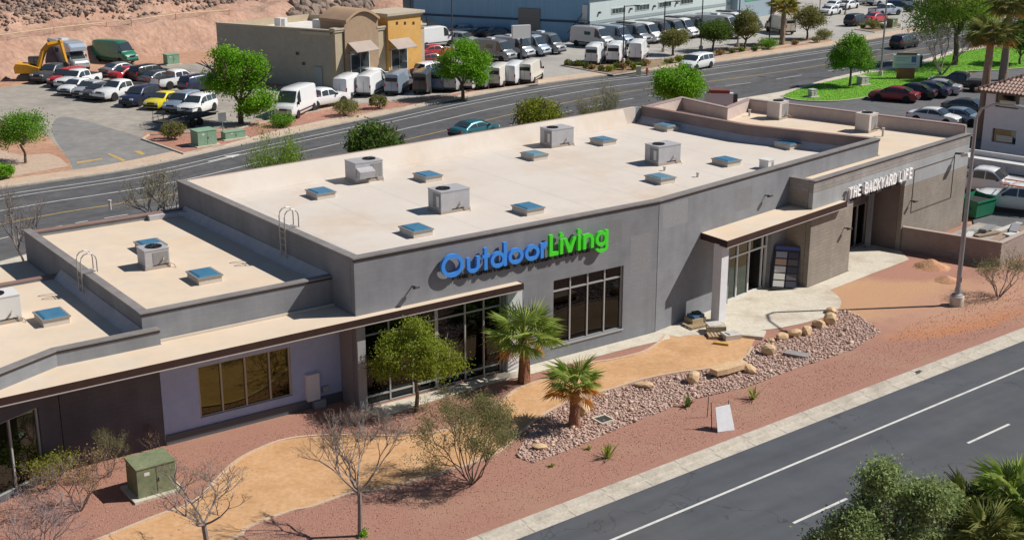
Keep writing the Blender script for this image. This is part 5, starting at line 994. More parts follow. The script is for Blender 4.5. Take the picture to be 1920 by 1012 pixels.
labs = ['silver camper van with one side window, first in the row by the blue wall', 'blue grey camper van, second in the row by the blue wall', 'grey camper van, third in the row by the blue wall', 'white camper van, fourth in the row by the blue wall', 'dark camper van, fifth in the row by the blue wall', 'grey camper van, sixth in the row by the blue wall', 'white camper van, seventh in the row by the blue wall', 'dark camper van, eighth in the row by the blue wall', 'silver camper van, ninth in the row by the blue wall', 'grey camper van, tenth in the row by the blue wall', 'white camper van, eleventh in the row, half behind a tree', 'dark camper van at the far end of the row by the blue wall']
for k in range(12):
    px = 1110+[0, 38, 71, 93, 116, 141, 160, 185, 206, 229, 256, 280][k]; py = 88-k*3.0
    vehicle('van', px, py, 130, cols[k], labs[k], group=g3, sc_=1.0, extra=(('win',) if k % 3 == 0 else ())+(('rack',) if k % 4 == 2 else ()))
for px, py, col, rear, lab in ((1116, 118, 'white', 'glass', 'white van seen from behind, left of the three at the planting strip'), (1156, 115, 'white', 'glass', 'white van seen from behind, middle of the three behind a lamp post'), (1197, 111, 'white', None, 'white van seen from behind without rear glass, right of the three')):
    vehicle('van', px, py, 14, col, lab, group=g3, rear=rear, sc_=.9)
vehicle('van', 1348, 70, 125, 'silver', 'silver motorhome-like van between two trees by the blue wall', group=g3, sc_=1.15, extra=('win', 'acbox'))
vehicle('van', 1462, 62, -20, 'beige', 'beige brown trailer van behind the roadside palm', group=g3, rear='glass', sc_=.95)
# cars between the buildings
for kind, px, py, az, col, lab in (('suv', 833, 54, 55, 'white', 'white SUV beside the pale retaining wall'), ('sedan', 869, 66, 60, 'silver', 'silver sedan at the corner of the blue building'), ('sedan', 906, 71, 60, 'black', 'black car in the shade of the blue wall'), ('sedan', 936, 72, 60, 'dark_grey', 'dark grey car in the shade of the blue wall'), ('suv', 806, 58, 60, 'dark_red', 'dark red car half hidden behind the yellow tower'), ('sedan', 815, 106, 60, 'red', 'red car right of the yellow tower'), ('suv', 812, 145, 40, 'white', 'white car between the yellow tower and the round tree'),
   ('sedan', 845, 84, 120, 'white', 'white car behind the lamp post'), ('suv', 868, 86, 120, 'silver', 'silver car above the round tree'), ('sedan', 808, 122, 60, 'dark_red', 'dark car with bright reflections beside the yellow tower')):
    vehicle(kind, px, py, az, col, lab, group=g6)
vehicle('van', 813, 88, 50, 'white', 'white box-like van parked right of the yellow tower', group=g6)
# moving vehicles
vehicle('sedan', 889, 256, 44, 'teal', 'teal sedan driving along the back street', z=-.12); vehicle('minivan', 1306, 129, -140, 'white', 'white minivan driving on the back street', z=-.12); vehicle('suv', 1695, 90, 46, 'black', 'dark SUV driving away on the back street', z=-.12)
# beside the lawn
for kind, px, py, az, col, lab in (('sedan', 1676, 189, -60, 'dark_red', 'red sedan at the left end of the row beside the lawn'), ('sedan', 1709, 183, -60, 'black', 'black car with red lights beside the red sedan'), ('sedan', 1735, 180, -60, 'navy', 'dark blue car third from the left beside the lawn'), ('sedan', 1757, 175, -60, 'silver', 'silver car at the right end of the row beside the lawn'), ('pickup', 1795, 168, -60, 'black', 'large black pickup at the edge of the lawn'), ('sedan', 1800, 232, 130, 'blue_grey', 'blue grey car in the shade of the white house'), ('sedan', 1815, 214, 130, 'dark_grey', 'dark car behind the palm trunk in the shade'), ('sedan', 1752, 232, 130, 'white', 'white car whose roof shows over the end parapet'), ('pickup', 1850, 362, 125, 'white', 'white pickup with a roof rack behind the yard wall')):
    vehicle(kind, px, py, az, col, lab, group=g5, z=-.05)
t = vehicle('pickup', 1908, 396, -60, 'white', 'white work truck with an orange ladder rack at the right edge', group=g5, z=-.05)
om = M('orange_rack', (.55,.17,.07), .6)
for y in (-.8, .8): MB().tube([(-2.8, y, 1.75), (1.2, y, 1.9)], .05, 5).build('rack_rail', om, t)
for x in (-2.6, -1.9, -1.2, -.4, .4, 1.1): MB().tube([(x, -.8, 1.8), (x, .8, 1.8)], .035, 5).build('rack_bar', om, t)
for y in (-.8, .8):
    for x in (-2.6, -1.2): MB().tube([(x, y, 1.1), (x, y, 1.8)], .035, 5).build('rack_post', om, t)
# top right lot
for kind, px, py, az, col, lab in (('suv', 1606, 48, 45, 'black', 'black SUV leaving the top right lot'), ('sedan', 1641, 42, 45, 'red', 'red car beside the island in the top right lot'), ('pickup', 1660, 29, 60, 'light_blue', 'pale blue pickup behind the red car'), ('sedan', 1557, 28, 40, 'white', 'white car lowest at the left of the top right lot'), ('sedan', 1590, 17, 40, 'white', 'white coupe in the middle of the top right lot'), ('sedan', 1566, 18, 40, 'white', 'white car behind the lamp post in the top right lot'), ('pickup', 1612, 9, 60, 'silver', 'silver pickup in the back row of the top right lot'), ('pickup', 1655, 10, 60, 'white', 'white pickup in the back row of the top right lot'), ('suv', 1685, 22, 100, 'navy', 'dark blue SUV beside the feathery lime tree'), ('minivan', 1695, 14, 100, 'light_blue', 'pale minivan touching the feathery lime tree')):
    vehicle(kind, px, py, az, col, lab, group=g4)
# excavator
p = G(60, 150); t = thing('excavator', 'yellow tracked excavator on the dirt in front of the motorhome', 'excavator', (p.x, p.y, 0), R_(10)); t.scale = (.8, .8, .86); yel = M('machine_yellow', (.70,.36,.025), .5, (.62,.30,.03), 2., 5.); gun = M('machine_grey', (.07,.068,.065), .7)
for y in (-1.0, 1.0):
    m = MB(); pr_ = [(-1.5, .1), (1.5, .1), (1.8, .4), (1.5, .78), (-1.5, .78), (-1.8, .4)]; n = 6; m.add([(x, y-.24, z) for x, z in pr_]+[(x, y+.24, z) for x, z in pr_], [tuple(range(n))[::-1], tuple(range(n, 2*n))]+[(i, (i+1)%n, n+(i+1)%n, n+i) for i in range(n)]); m.build('track', gun, t)
MB().lathe([(.6, .6), (.6, .95)], 14).build('turntable', gun, t)
m = MB(); pr_ = [(-1.9, .95), (1.2, .95), (1.2, 1.6), (-.2, 2.0), (-1.7, 2.15), (-2.0, 1.7)]; m.add([(x, -1.15, z) for x, z in pr_]+[(x, 1.15, z) for x, z in pr_], [tuple(range(6)), tuple(range(6, 12))[::-1]]+[(i, 6+i, 6+(i+1)%6, (i+1)%6) for i in range(6)]); m.build('house', yel, t)
cabo = MB().bb((-.2, .1, 1.5), (1.1, 1.1, 2.75)).build('cab', vglass, t); MB().bb((-.25, .06, 2.752), (1.15, 1.14, 2.84)).build('cab_roof', gun, cabo)
for x in (-.2, .5, 1.1):
    for y in (.1, 1.1): MB().tube([(x, y, 1.5), (x, y, 2.75)], .05, 4).build('cab_post', gun, cabo)
MB().tube([(1.0, -.35, 1.3), (1.9, -.35, 3.6), (2.6, -.35, 4.35), (4.4, -.35, 4.7)], [.34, .36, .33, .26], 4).build('boom', yel, t); MB().tube([(4.2, -.35, 4.95), (4.75, -.35, 2.1)], [.27, .2], 4).build('stick', yel, t)
MB().tube([(1.3, -.35, 1.6), (2.3, -.35, 3.6)], .08, 6).build('boom_cylinder', gun, t)
m = MB(); pr_ = [(4.7, 2.3), (5.1, 1.9), (4.9, 1.1), (4.2, .9), (3.7, 1.3), (3.8, 1.75)]; m.add([(x, -.85, z) for x, z in pr_]+[(x, .15, z) for x, z in pr_], [tuple(range(6)), tuple(range(6, 12))[::-1]]+[(i, 6+i, 6+(i+1)%6, (i+1)%6) for i in range(6)]); m.build('bucket', gun, t)
# motorhome
p = G(133, 128); t = thing('motorhome', 'silver motorhome with an over-cab bunk behind the excavator', 'motorhome', (p.x, p.y, 0), roty(140))
def loft(mb, secs):
    o = len(mb.v)
    for x, y, z0, z1 in secs: mb.v += [(x, -y, z0), (x, y, z0), (x, y, z1-.12), (x, y-.15, z1), (x, -y+.15, z1), (x, -y, z1-.12)]
    for i in range(len(secs)-1):
        for j in range(6): mb.f.append((o+6*i+j, o+6*i+(j+1)%6, o+6*i+6+(j+1)%6, o+6*i+6+j))
    mb.f.append(tuple(range(o, o+6))); mb.f.append(tuple(range(o+6*len(secs)-6, o+6*len(secs)))[::-1])
m = MB(); loft(m, [(-4.2, 1.05, .45, 3.0), (-4.0, 1.12, .45, 3.15), (1.2, 1.12, .45, 3.15)]); m.build('camper_body', paint('silver'), t)
m = MB(); loft(m, [(1.203, 1.1, 2.05, 3.12), (2.3, 1.05, 2.1, 3.0), (2.75, .95, 2.25, 2.65)]); m.build('over_cab_bunk', paint('light_blue'), t)
m = MB(); loft(m, [(1.203, 1.0, .4, 2.04), (1.9, .98, .4, 2.0), (2.6, .96, .4, 1.35), (3.2, .9, .4, 1.15), (3.35, .85, .5, .95)]); m.build('cab', paint('silver'), t)
m = MB(); m.add([(2.64, -.8, 1.38), (2.64, .8, 1.38), (1.98, .75, 2.0), (1.98, -.75, 2.0)], [(0, 1, 2, 3)]); m.build('windshield', vglass, t)
for s in (-1, 1): MB().box((2.05, s*1.0, 1.55), (.7, .03, .4)).build('window', vglass, t); MB().box((-.8, s*1.13, 2.1), (1.0, .03, .5)).build('window', vglass, t); MB().box((3.3, s*.65, .85), (.1, .35, .18)).build('headlight', headm, t)
for x in (-2.4, 2.4):
    for s in (-1, 1): MB().lathe([(.38, -.12), (.38, .12)], 14, (x, s*1.0, .38), 'y').build('wheel', tyre, t)
MB().box((-1.4, 0, 3.22), (1.0, .8, .16)).build('roof_unit', paint('white'), t)
# flat trailer under the big tree
p = G(352, 234); t = thing('flatbed_trailer', 'dark flatbed trailer parked in the shade of the big green tree', 'trailer', (p.x, p.y, 0), R_(60)); 
MB().bb((-3.2, -1.05, .62), (2.6, 1.05, .76)).build('deck', bedm, t)
for y in (-1.05, 1.05): MB().tube([(-3.2, y, 1.05), (2.6, y, 1.05)], .035, 5).build('side_rail', gun, t)
for x in (-3.2, -1.8, -.4, 1.0, 2.6):
    for y in (-1.05, 1.05): MB().tube([(x, y, .76), (x, y, 1.05)], .03, 4).build('rail_post', gun, t)
for y in (-.9, -.3, .3, .9): MB().tube([(-3.2, y, .7), (-3.25, y, 1.7)], .03, 4).build('ramp_bar', gun, t)
for x in (-.6, .3):
    for s in (-1, 1): MB().lathe([(.34, -.11), (.34, .11)], 14, (x, s*1.2, .34), 'y').build('wheel', tyre, t)
MB().tube([(2.6, 0, .6), (4.0, 0, .55)], .06, 5).build('drawbar', gun, t)
# ---------------------------------------------------------------- buildings behind the street
def local_builder(root):
    return lambda name, mb, mat, par=None, smooth=None: mb.build(name, mat, par or root, smooth)
tc_ = G(623, 60, 5.9); te = G(405, 45, 5.9); FT = frame(tc_, 41.)
tan = thing('tan_building', 'tan stucco shop with an arched bay and a yellow tower behind the street', 'building', (tc_.x, tc_.y, 0), roty(41)); TP = local_builder(tan)
stuc = M('tan_stucco', (.42,.34,.235), .9, (.46,.38,.27), .6, 7., var=.06, bump=.2, bscale=20.); stucd = M('brown_stucco', (.34,.235,.155), .9, (.38,.27,.18), .6, 7., var=.06); stucy = M('yellow_stucco', (.58,.32,.09), .9, (.63,.37,.12), .6, 7., var=.05)
wside = M('olive_side_wall', (.36,.33,.27), .9, (.40,.365,.30), .5, 7., var=.05); trimt = M('cornice_paint', (.50,.43,.33), .8, (.46,.39,.29), 1., 6.); stonef = M('stone_facing', (.36,.20,.12), .9, (.46,.31,.21), 3., 5., .4, .6, var=.25, bump=1., bscale=5., bdist=.1)
el = to_loc(FT, te); U = lambda px, py=110: on_face(FT, px, py)[0]; Z = lambda px, py: on_face(FT, px, py)[1]
uE = U(793); HT = 5.9
TP('side_wall', wall_panel(MB(), el, (0, .3), 0, HT, .3), wside)
TP('front_wall', wall_panel(MB(), (0, 0), (uE, 0), 0, HT-.2, .3), stuc)
TP('end_wall', wall_panel(MB(), (uE, .01), (uE+el[0], el[1]), 0, HT, .3), stuc); TP('back_wall', wall_panel(MB(), (uE+el[0], el[1]), (el[0]+.3, el[1]), 0, HT, .3), stuc)
TP('flat_roof', MB().prism([(.2, .2), (uE-.2, .2), (uE+el[0]-.2, el[1]-.2), (el[0]+.3, el[1]-.2)], 5.0, 5.2), M('white_roof_far', (.70,.68,.64), .85, (.62,.59,.54), .4, 7.))
TP('coping', strip_wall(MB(), [el, (0, .35)], HT+.003, HT+.15, -.08, .38), trimt); TP('cornice_band', strip_wall(MB(), [(el[0]*.26, el[1]*.26), (0, .3)], HT-.45, HT-.1, -.12, -.003), trimt)
uA, uB, uC, uD, uT, uT2 = U(640), U(647), U(704), U(719), U(720), U(781)
def pil(u0, u1, v0, h, mat, nm='pilaster'):
    o = TP(nm, MB().bb((u0, v0, 0), (u1, -.003, h)), mat); TP('capital', MB().bb((u0-.12, v0-.12, h+.002), (u1+.12, .3, h+.22)), trimt, o); TP('capital', MB().bb((u0-.2, v0-.2, h+.224), (u1+.2, .3, h+.4)), trimt, o); return o
pil(0.02, uA, -.35, HT-.05, stuc); pil(uC+.02, uD, -.4, Z(712, 50)-.3, stuc)
TP('stone_base', MB().bb((-.02, -.45, 0), (uA+.05, -.353, 1.0)), stonef)
# arched bay with barrel roof
zs, zc = Z(650, 42), Z(672, 21); uc, hw = (uA+.1+uC)/2, (uC-uA-.1)/2; arc = [(uc-hw+2*hw*i/16, zs+(zc-zs)*math.sin(math.pi*i/16)) for i in range(17)]
m = MB(); pts = [(uA+.1, 0)]+[(uC, 0)]+[(a, b) for a, b in arc[::-1]]; n = len(pts)
m.add([(a, -.55, b) for a, b in pts]+[(a, 3.2, b) for a, b in pts], [tuple(range(n)), tuple(range(n, 2*n))[::-1]]+[(i, n+i, n+(i+1)%n, (i+1)%n) for i in range(n)]); bay = TP('arched_bay', m, stucd)
m = MB()
for i in range(16):
    (a, b), (c, d) = arc[i], arc[i+1]; m.add([(a, -.85, b+.02), (c, -.85, d+.02), (c, 3.4, d+.02), (a, 3.4, b+.02), (a, -.85, b+.3), (c, -.85, d+.3), (c, 3.4, d+.3), (a, 3.4, b+.3)], [(0, 1, 5, 4), (4, 5, 6, 7), (0, 3, 2, 1), (2, 3, 7, 6)]+([(0, 4, 7, 3)] if i == 0 else [])+([(1, 2, 6, 5)] if i == 15 else []))
TP('barrel_roof', m, M('barrel_roof', (.42,.28,.18), .8, (.47,.32,.21), 1., 5.), bay)
zt = Z(750, 30); tw = TP('yellow_tower', MB().bb((uT, -.75, 0), (uT2, 3.0, zt)), stucy)
TP('cornice', MB().bb((uT-.2, -.95, zt+.003), (uT2+.2, 3.2, zt+.22)), trimt, tw); TP('cornice', MB().bb((uT-.35, -1.1, zt+.224), (uT2+.35, 3.35, zt+.48)), trimt, tw)
TP('stone_base', MB().bb((uT-.03, -.82, 0), (uT2+.03, -.753, 1.1)), stonef, tw)
dkn = M('dark_niche', (.06,.03,.015), .9)
for px in (735, 750, 766): u = U(px, 43); z = Z(px, 43); TP('square_niche', MB().bb((u-.16, -.765, z-.16), (u+.16, -.752, z+.16)), dkn, tw)
pil(uT2+.02, uE-.02, -.3, Z(788, 45)-.35, stuc)
awn = M('awning_canvas', (.36,.30,.26), .8, (.40,.34,.30), 1., 5.)
for (x0, x1, y0, y1, v) in ((658, 692, 106, 134, -.57), (734, 763, 100, 126, -.77)):
    a, b = on_face(FT, x0, y0, v); c, d = on_face(FT, x1, y1, v); d = max(.8, d-.1); zt_ = on_face(FT, x0, y0-6, v)[1]
    wo = TP('window', MB().bb((a-.1, v-.05, d-.1), (c+.1, v-.004, zt_+.1)), whitefr); TP('pane', MB().bb((a, v-.07, d), ((a+c)/2-.03, v-.052, zt_)), vglass, wo); TP('pane', MB().bb(((a+c)/2+.03, v-.07, d), (c, v-.052, zt_)), vglass, wo)
    zt2 = zt_+1.1; m = MB(); m.add([(a-.35, v-.01, zt2), (c+.35, v-.01, zt2), (c+.35, v-1.35, zt2-.85), (a-.35, v-1.35, zt2-.85), (a-.35, v-.01, zt2-.06), (c+.35, v-.01, zt2-.06), (c+.35, v-1.35, zt2-.91), (a-.35, v-1.35, zt2-.91)], [(0, 3, 2, 1), (4, 5, 6, 7), (2, 3, 7, 6), (0, 4, 7, 3), (1, 2, 6, 5)]); ao = TP('awning', m, awn)
    for uu in (a-.3, c+.3): TP('bracket', MB().tube([(uu, v-.01, zt2-1.1), (uu, v-1.3, zt2-.92)], .04, 4), dk, ao)
d_ = (el[0]*.14, el[1]*.14); TP('side_door', MB().box((el[0]*.13-.03, el[1]*.13, 1.1), (.08, 1.0, 2.2), math.atan2(el[1], el[0])-math.pi/2), M('grey_door', (.30,.34,.34), .7))
for f, z in ((.3, 3.4), (.25, 2.4)): TP('wall_vent', MB().box((el[0]*f-.03, el[1]*f, z), (.08, .3, .3), math.atan2(el[1], el[0])-math.pi/2), dk)
for u, v, s, h in ((el[0]+5.5, el[1]-4, 1.0, 1.1), (2.5, 4.5, 3.2, 1.3), (el[0]+8, el[1]-7, .5, .5)):
    o = TP('roof_unit', MB().bb((u, v, 5.203), (u+s, v+min(s, 1.5), 5.2+h)), wht); TP('grille', MB().bb((u+.1, v-.02, 5.4), (u+s*.6, v-.003, 5.1+h)), acg, o)
# blue building
bc = G(1105, 78); FBu = frame(bc, 41.7); blue_b = thing('blue_building', 'large blue metal warehouse with pale sunlit side behind the camper vans', 'building', (bc.x, bc.y, 0), roty(41.7)); BP = local_builder(blue_b)
bside = M('shade_blue_siding', (.20,.37,.53), .7, (.23,.41,.57), .3, 6., var=.05, bump=.3, bscale=3., stretch=(8, 8, .05)); bpale = M('pale_siding', (.50,.58,.58), .7, (.54,.61,.61), .3, 6., var=.04, bump=.3, bscale=3., stretch=(8, 8, .05)); navy = M('navy_stripe', (.045,.075,.14), .7)  # one pale blue-grey paint; the side wall's shade is put into the bluer colour
bl = to_loc(FBu, G(887, 66)); k_ = 26/math.hypot(*bl); ble = (bl[0]*k_, bl[1]*k_); uEnd = 47.; HBB = 9.5
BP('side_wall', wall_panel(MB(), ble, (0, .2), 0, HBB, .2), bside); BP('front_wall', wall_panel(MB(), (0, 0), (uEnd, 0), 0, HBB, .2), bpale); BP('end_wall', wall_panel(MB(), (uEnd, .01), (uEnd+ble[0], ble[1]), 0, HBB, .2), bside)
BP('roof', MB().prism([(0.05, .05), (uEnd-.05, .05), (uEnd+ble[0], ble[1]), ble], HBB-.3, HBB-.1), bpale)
for z0, z1 in ((2.45, 2.75), (6.0, 6.35), (7.3, 7.6)): BP('stripe', strip_wall(MB(), [ble, (0, .0)], z0-.15, z1-.15, -.05, -.003), navy)
BP('eave_band', strip_wall(MB(), [(-.03, 0), (uEnd, 0)], 5.5, 5.75, -.35, -.003), navy); BP('lower_band', strip_wall(MB(), [(0.02, 0), (uEnd, 0)], 2.2, 2.6, -.06, -.003), M('grey_band', (.30,.35,.37), .7))
fl = lambda px, py: on_face(FBu, px, py)
wd = M('warehouse_pane', (.03,.045,.045), .15)
for px0, px1, py0, py1 in ((1147, 1172, 14, 26), (1192, 1217, 8, 20), (1235, 1258, 3, 14), (1276, 1299, -3, 8)):
    u0, z0 = fl(px0, py1); u1, z1 = fl(px1, py0); o = BP('window', MB().bb((u0-.1, -.06, z0-.1), (u1+.1, -.003, z1+.1)), bpale); n = 4
    for i in range(n): BP('pane', MB().bb((u0+(u1-u0)*(i+.06)/n, -.08, z0), (u0+(u1-u0)*(i+.94)/n, -.062, z1)), wd, o)
for px, py in ((1123, 24), (1182, 17), (1226, 12), (1268, 6)): u, z = fl(px, py); BP('wall_lamp', MB().box((u, -.15, z), (.25, .3, .25)), dk)
ang = math.atan2(-ble[1], -ble[0]); f0 = lambda s: (ble[0]*s, ble[1]*s)
gd = MB(); p0, p1 = f0(.39), f0(.27); strip_wall(gd, [p0, p1], .05, 3.9, -.10, -.06); o = BP('roller_door', gd, M('roller_door', (.16,.155,.15), .6))
for i in range(9): BP('door_slat', strip_wall(MB(), [p0, p1], .15+i*.42, .15+i*.42+.34, -.13, -.103), M('roller_slat', (.20,.19,.18), .5), o)
st = MB()
for i in range(8): a, b = f0(.10-.008*i), f0(.075-.008*i); strip_wall(st, [a, b], .25+.3*i, .32+.3*i, -1.3, -.2)
BP('outside_stair', st, dk); BP('stair_rail', MB().tube([(*offset([f0(.10), f0(.02)], -1.3)[0], 1.1), (*offset([f0(.10), f0(.02)], -1.3)[1], 3.7)], .06, 5), dk); BP('stair_landing', strip_wall(MB(), [f0(.045), f0(.005)], 2.5, 2.62, -1.4, -.2), dk); BP('upper_door', strip_wall(MB(), [f0(.04), f0(.012)], 2.65, 4.7, -.08, -.004), whitefr)
gu, gz = fl(1395, 45); BP('entrance_tower', MB().bb((gu-4, -1.2, 0), (gu+6, -.006, 7.5)), M('grey_tower', (.28,.36,.42), .7)); BP('green_panel', MB().bb((gu-2, -1.26, 2.6), (gu+5, -1.203, 4.3)), M('green_panel', (.10,.32,.20), .6)); BP('white_pillar', MB().bb((gu+6.1, -1.6, 0), (gu+7.3, -.006, 8)), whitefr)
# white house at the right edge
w0 = G(1838, 286); FW = frame(w0, 133.); house = thing('white_house', 'two-storey white house with a brown tiled roof at the right edge', 'house', (w0.x, w0.y, 0), roty(133)); HP = local_builder(house)
hwm = M('white_stucco', (.70,.72,.76), .9, (.74,.76,.79), .5, 6., var=.03); EV = on_face(FW, 1848, 168)[1]
holes = []; wins = []
for a, b in (((1868, 168), (1912, 206)), ((1861, 240), (1905, 272))):
    u0, z1 = on_face(FW, *a); u1, _ = on_face(FW, b[0], (a[1]+b[1])/2); z0 = on_face(FW, b[0], b[1])[1]; z1 = min(z1, EV-.25); z0 = max(z0, .5); wins.append((u0, u1, z0, z1))
HP('front_wall', wall_panel(MB(), (0, 0), (16, 0), 0, EV, .25, [(a, b, c, d) for a, b, c, d in wins]), hwm); HP('left_wall', wall_panel(MB(), (0, 9), (0, .25), 0, EV, .25), hwm); HP('back_wall', wall_panel(MB(), (16, 9.3), (0.26, 9.3), 0, EV, .25), hwm)
for (a, b, c, d) in wins:
    o = HP('window', strip_wall(MB(), [(a, .1), (b, .1)], c+.002, d-.002, .07, .1), M('house_glass', (.10,.12,.11), .04, metal=1.)); HP('blind', MB().bb((a+.35, .08, c+.1), (b-.3, .165, c+(d-c)*.55)), M('pale_blind', (.62,.60,.50), .8), o); HP('window_frame', MB().bb((a, .02, c), (a+.06, .16, d)), alu, o)
rz0, rz1 = EV-.05, EV+2.3; e = .7; tile = M('roof_tile', (.40,.275,.225), .85, (.46,.33,.27), 3., 6., var=.2)
HP('roof', MB().add([(-e, -e, rz0), (16+e, -e, rz0), (16+e, 9.3+e, rz0), (-e, 9.3+e, rz0), (5, 4.65, rz1), (11, 4.65, rz1)], [(0, 1, 5, 4), (1, 2, 5), (2, 3, 4, 5), (3, 0, 4), (3, 2, 1, 0)]), tile)
m = MB(); sl = (rz1-rz0)/(4.65+e)
for i in range(58):
    u = -e+.15+i*.3; top_v = min(4.65+e, (u+e)*(4.65+e)/(5+e)) if u < 5 else (4.65+e if u < 11 else (16+e-u)*(4.65+e)/(5+e))
    for c in range(int(top_v/.42)):
        v0 = -e+.42*c; v1 = v0+.45; m.tube([(u, v0, rz0+(v0+e)*sl+.06), (u, v1, rz0+(v1+e)*sl+.01)], [.12, .10], 5)
tl = HP('tile_courses', m, tile); tl['kind'] = 'stuff'
m = MB()
for i in range(24):
    f = i/24; a = Vector((-e+(5+e)*f, -e+(4.65+e)*f, rz0+(rz1-rz0)*f+.05)); b = Vector((-e+(5+e)*(f+.05), -e+(4.65+e)*(f+.05), rz0+(rz1-rz0)*(f+.05)+.05)); m.tube([a, b], [.16, .12], 6)
HP('hip_tiles', m, M('hip_tile', (.22,.13,.11), .85))['kind'] = 'stuff'
HP('gutter', MB().tube([(-e, -e-.05, rz0-.02), (16, -e-.05, rz0-.02)], .07, 6), M('brown_gutter', (.16,.10,.08), .7))
p0 = G(1816, 312); t = thing('white_barrier', 'long low white wall with a rail at the foot of the white house', 'wall', (p0.x, p0.y, -.05), roty(133)); wb = M('white_barrier', (.66,.65,.64), .8, (.58,.57,.56), 1., 6.)
MB().bb((-1, 0, 0), (16, 1.3, .75)).build('wall_body', wb, t); MB().bb((-1, 1.1, .752), (16, 1.3, 1.15)).build('back_lip', wb, t)
for i in range(6): MB().bb((i*2.6, -.1, .2), (i*2.6+.35, -.003, .5)).build('wall_lamp', wl, t)
# retaining wall and fence between the buildings
rw = [tuple(G(760, 70)[:2]), tuple(G(900, 64)[:2])]; rt = [(p[0]-1, p[1]+9) for p in rw]; t = thing('concrete_slope', 'plain pale concrete slope with a post fence on top between the buildings', 'slope', (0, 0, 0)); beg = M('beige_wall', (.56,.46,.35), .9, (.60,.50,.39), .4, 6., var=.05)
MB().add([(*rw[0], 0), (*rw[1], 0), (*rt[1], 4.6), (*rt[0], 4.6), (*rw[0], -.1), (*rw[1], -.1), (rt[1][0], rt[1][1]+1, -.1), (rt[0][0], rt[0][1]+1, -.1), (rt[1][0], rt[1][1]+1, 4.6), (rt[0][0], rt[0][1]+1, 4.6)], [(0, 1, 2, 3), (3, 2, 8, 9), (9, 8, 6, 7), (0, 3, 9, 7, 4), (1, 5, 6, 8, 2), (0, 4, 5, 1)]).build('slope_body', beg, t)
for i in range(9): f = i/8; x, y = rt[0][0]+(rt[1][0]-rt[0][0])*f, rt[0][1]+(rt[1][1]-rt[0][1])*f+.4; MB().tube([(x, y, 4.6), (x, y, 6.0)], .07, 5).build('fence_post', dk, t)
for i in range(5):
    f = (i+.5)/5; P0 = Vector((rw[0][0]+(rw[1][0]-rw[0][0])*f, rw[0][1]+(rw[1][1]-rw[0][1])*f, .012)); P1 = Vector((rt[0][0]+(rt[1][0]-rt[0][0])*f, rt[0][1]+(rt[1][1]-rt[0][1])*f, 4.612)); dxx = Vector((.05, 0, 0)); MB().add([P0-dxx, P0+dxx, P1+dxx, P1-dxx], [(0, 1, 2, 3)]).build('slope_joint', jt, t)
def rock_mesh(seed, sub=2, jit=.16):
    import bmesh
    bm = bmesh.new(); bmesh.ops.create_icosphere(bm, subdivisions=sub, radius=1); q = random.Random(seed); off = [Vector((q.gauss(0, 1), q.gauss(0, 1), q.gauss(0, 1))).normalized() for _ in range(9)]; cut = [q.uniform(.62, .9) for _ in range(9)]
    for v in bm.verts:
        for d, c in zip(off, cut):
            k = v.co.dot(d)
            if k > c: v.co -= d*(k-c)
        v.co += v.co.normalized()*q.gauss(0, .03)
    me = bpy.data.meshes.new('boulder'); bm.to_mesh(me); bm.free(); return me
RM = [rock_mesh(i) for i in range(6)]; sandst = M('sandstone', (.55,.36,.20), .9, (.62,.45,.28), 2., 7., var=.12, bump=.5, bscale=8.); darkst = M('dark_boulder', (.20,.15,.125), .95, (.28,.22,.18), 2., 6., var=.2); redst = M('pink_boulder', (.46,.30,.24), .9, (.52,.38,.31), 2., 6., var=.15)
for me in RM: me.materials.append(sandst)
t = thing('boulder_wall', 'pile of stacked dark boulders on the slope behind the tan building', 'boulders', (0, 0, 0))
for i in range(70):
    px, py = rng.uniform(545, 700), rng.uniform(4, 36); p = hill_hit(px, py); h = p.z
    o = link('stone', RM[i % 6], t); o.material_slots[0].link = 'OBJECT'; o.material_slots[0].material = darkst; s = rng.uniform(.5, 1.15); o.location = (p.x, p.y, max(0, h)+s*.35); o.scale = (s*1.2, s, s*.9); o.rotation_euler = (rng.random()*3, rng.random()*3, rng.random()*6)
tp = []; t = thing('marker_tape', 'pale marking tape strung on short posts along the hillside bench', 'tape', (0, 0, 0))
for px, py in ((0, 74), (102, 60), (200, 49), (247, 45), (330, 33), (430, 25)):
    p = hill_hit(px, py+4); h = p.z+.7
    MB().tube([(p.x, p.y, h-.9), (p.x, p.y, h+.1)], .05, 5).build('post', M('orange_post', (.55,.22,.10), .8), t); tp.append((p.x, p.y, h))
MB().tube(tp, .045, 4).build('tape', M('tape', (.62,.50,.30), .7), t)
# ---------------------------------------------------------------- street furniture
steel = M('grey_pole', (.34,.345,.36), .45, (.29,.295,.31), 1., 5., metal=.5)
p = G(1793, 572); t = thing('street_lamp', 'tall grey street lamp on a concrete footing in front of the store', 'street lamp', (p.x, p.y, 0)); MB().lathe([(.36, -.05), (.36, .52), (.33, .55), (0, .55)], 18).build('footing', conc, t, 40); MB().lathe([(.30, .553), (.30, .6), (.17, .66), (.15, .95), (.135, 1.0)], 14).build('base_cover', steel, t, 40)
MB().tube([(0, 0, .9), (0, 0, 5), (0, 0, 9.9)], [.13, .11, .085], 12).build('pole', steel, t, 40); MB().tube([(0, 0, 9.88), (.12, -.3, 10.45), (.45, -1.2, 10.85), (1.0, -2.6, 11.0)], [.08, .07, .06, .05], 8).build('arm', steel, t, 40); hd = MB(); hd.box((1.12, -2.9, 10.98), (.3, .7, .12), R_(22)); hd.build('lamp_head', steel, t); MB().bb((-.1, -.16, 1.3), (.1, -.13, 1.6)).build('hand_hole_cover', steel, t)
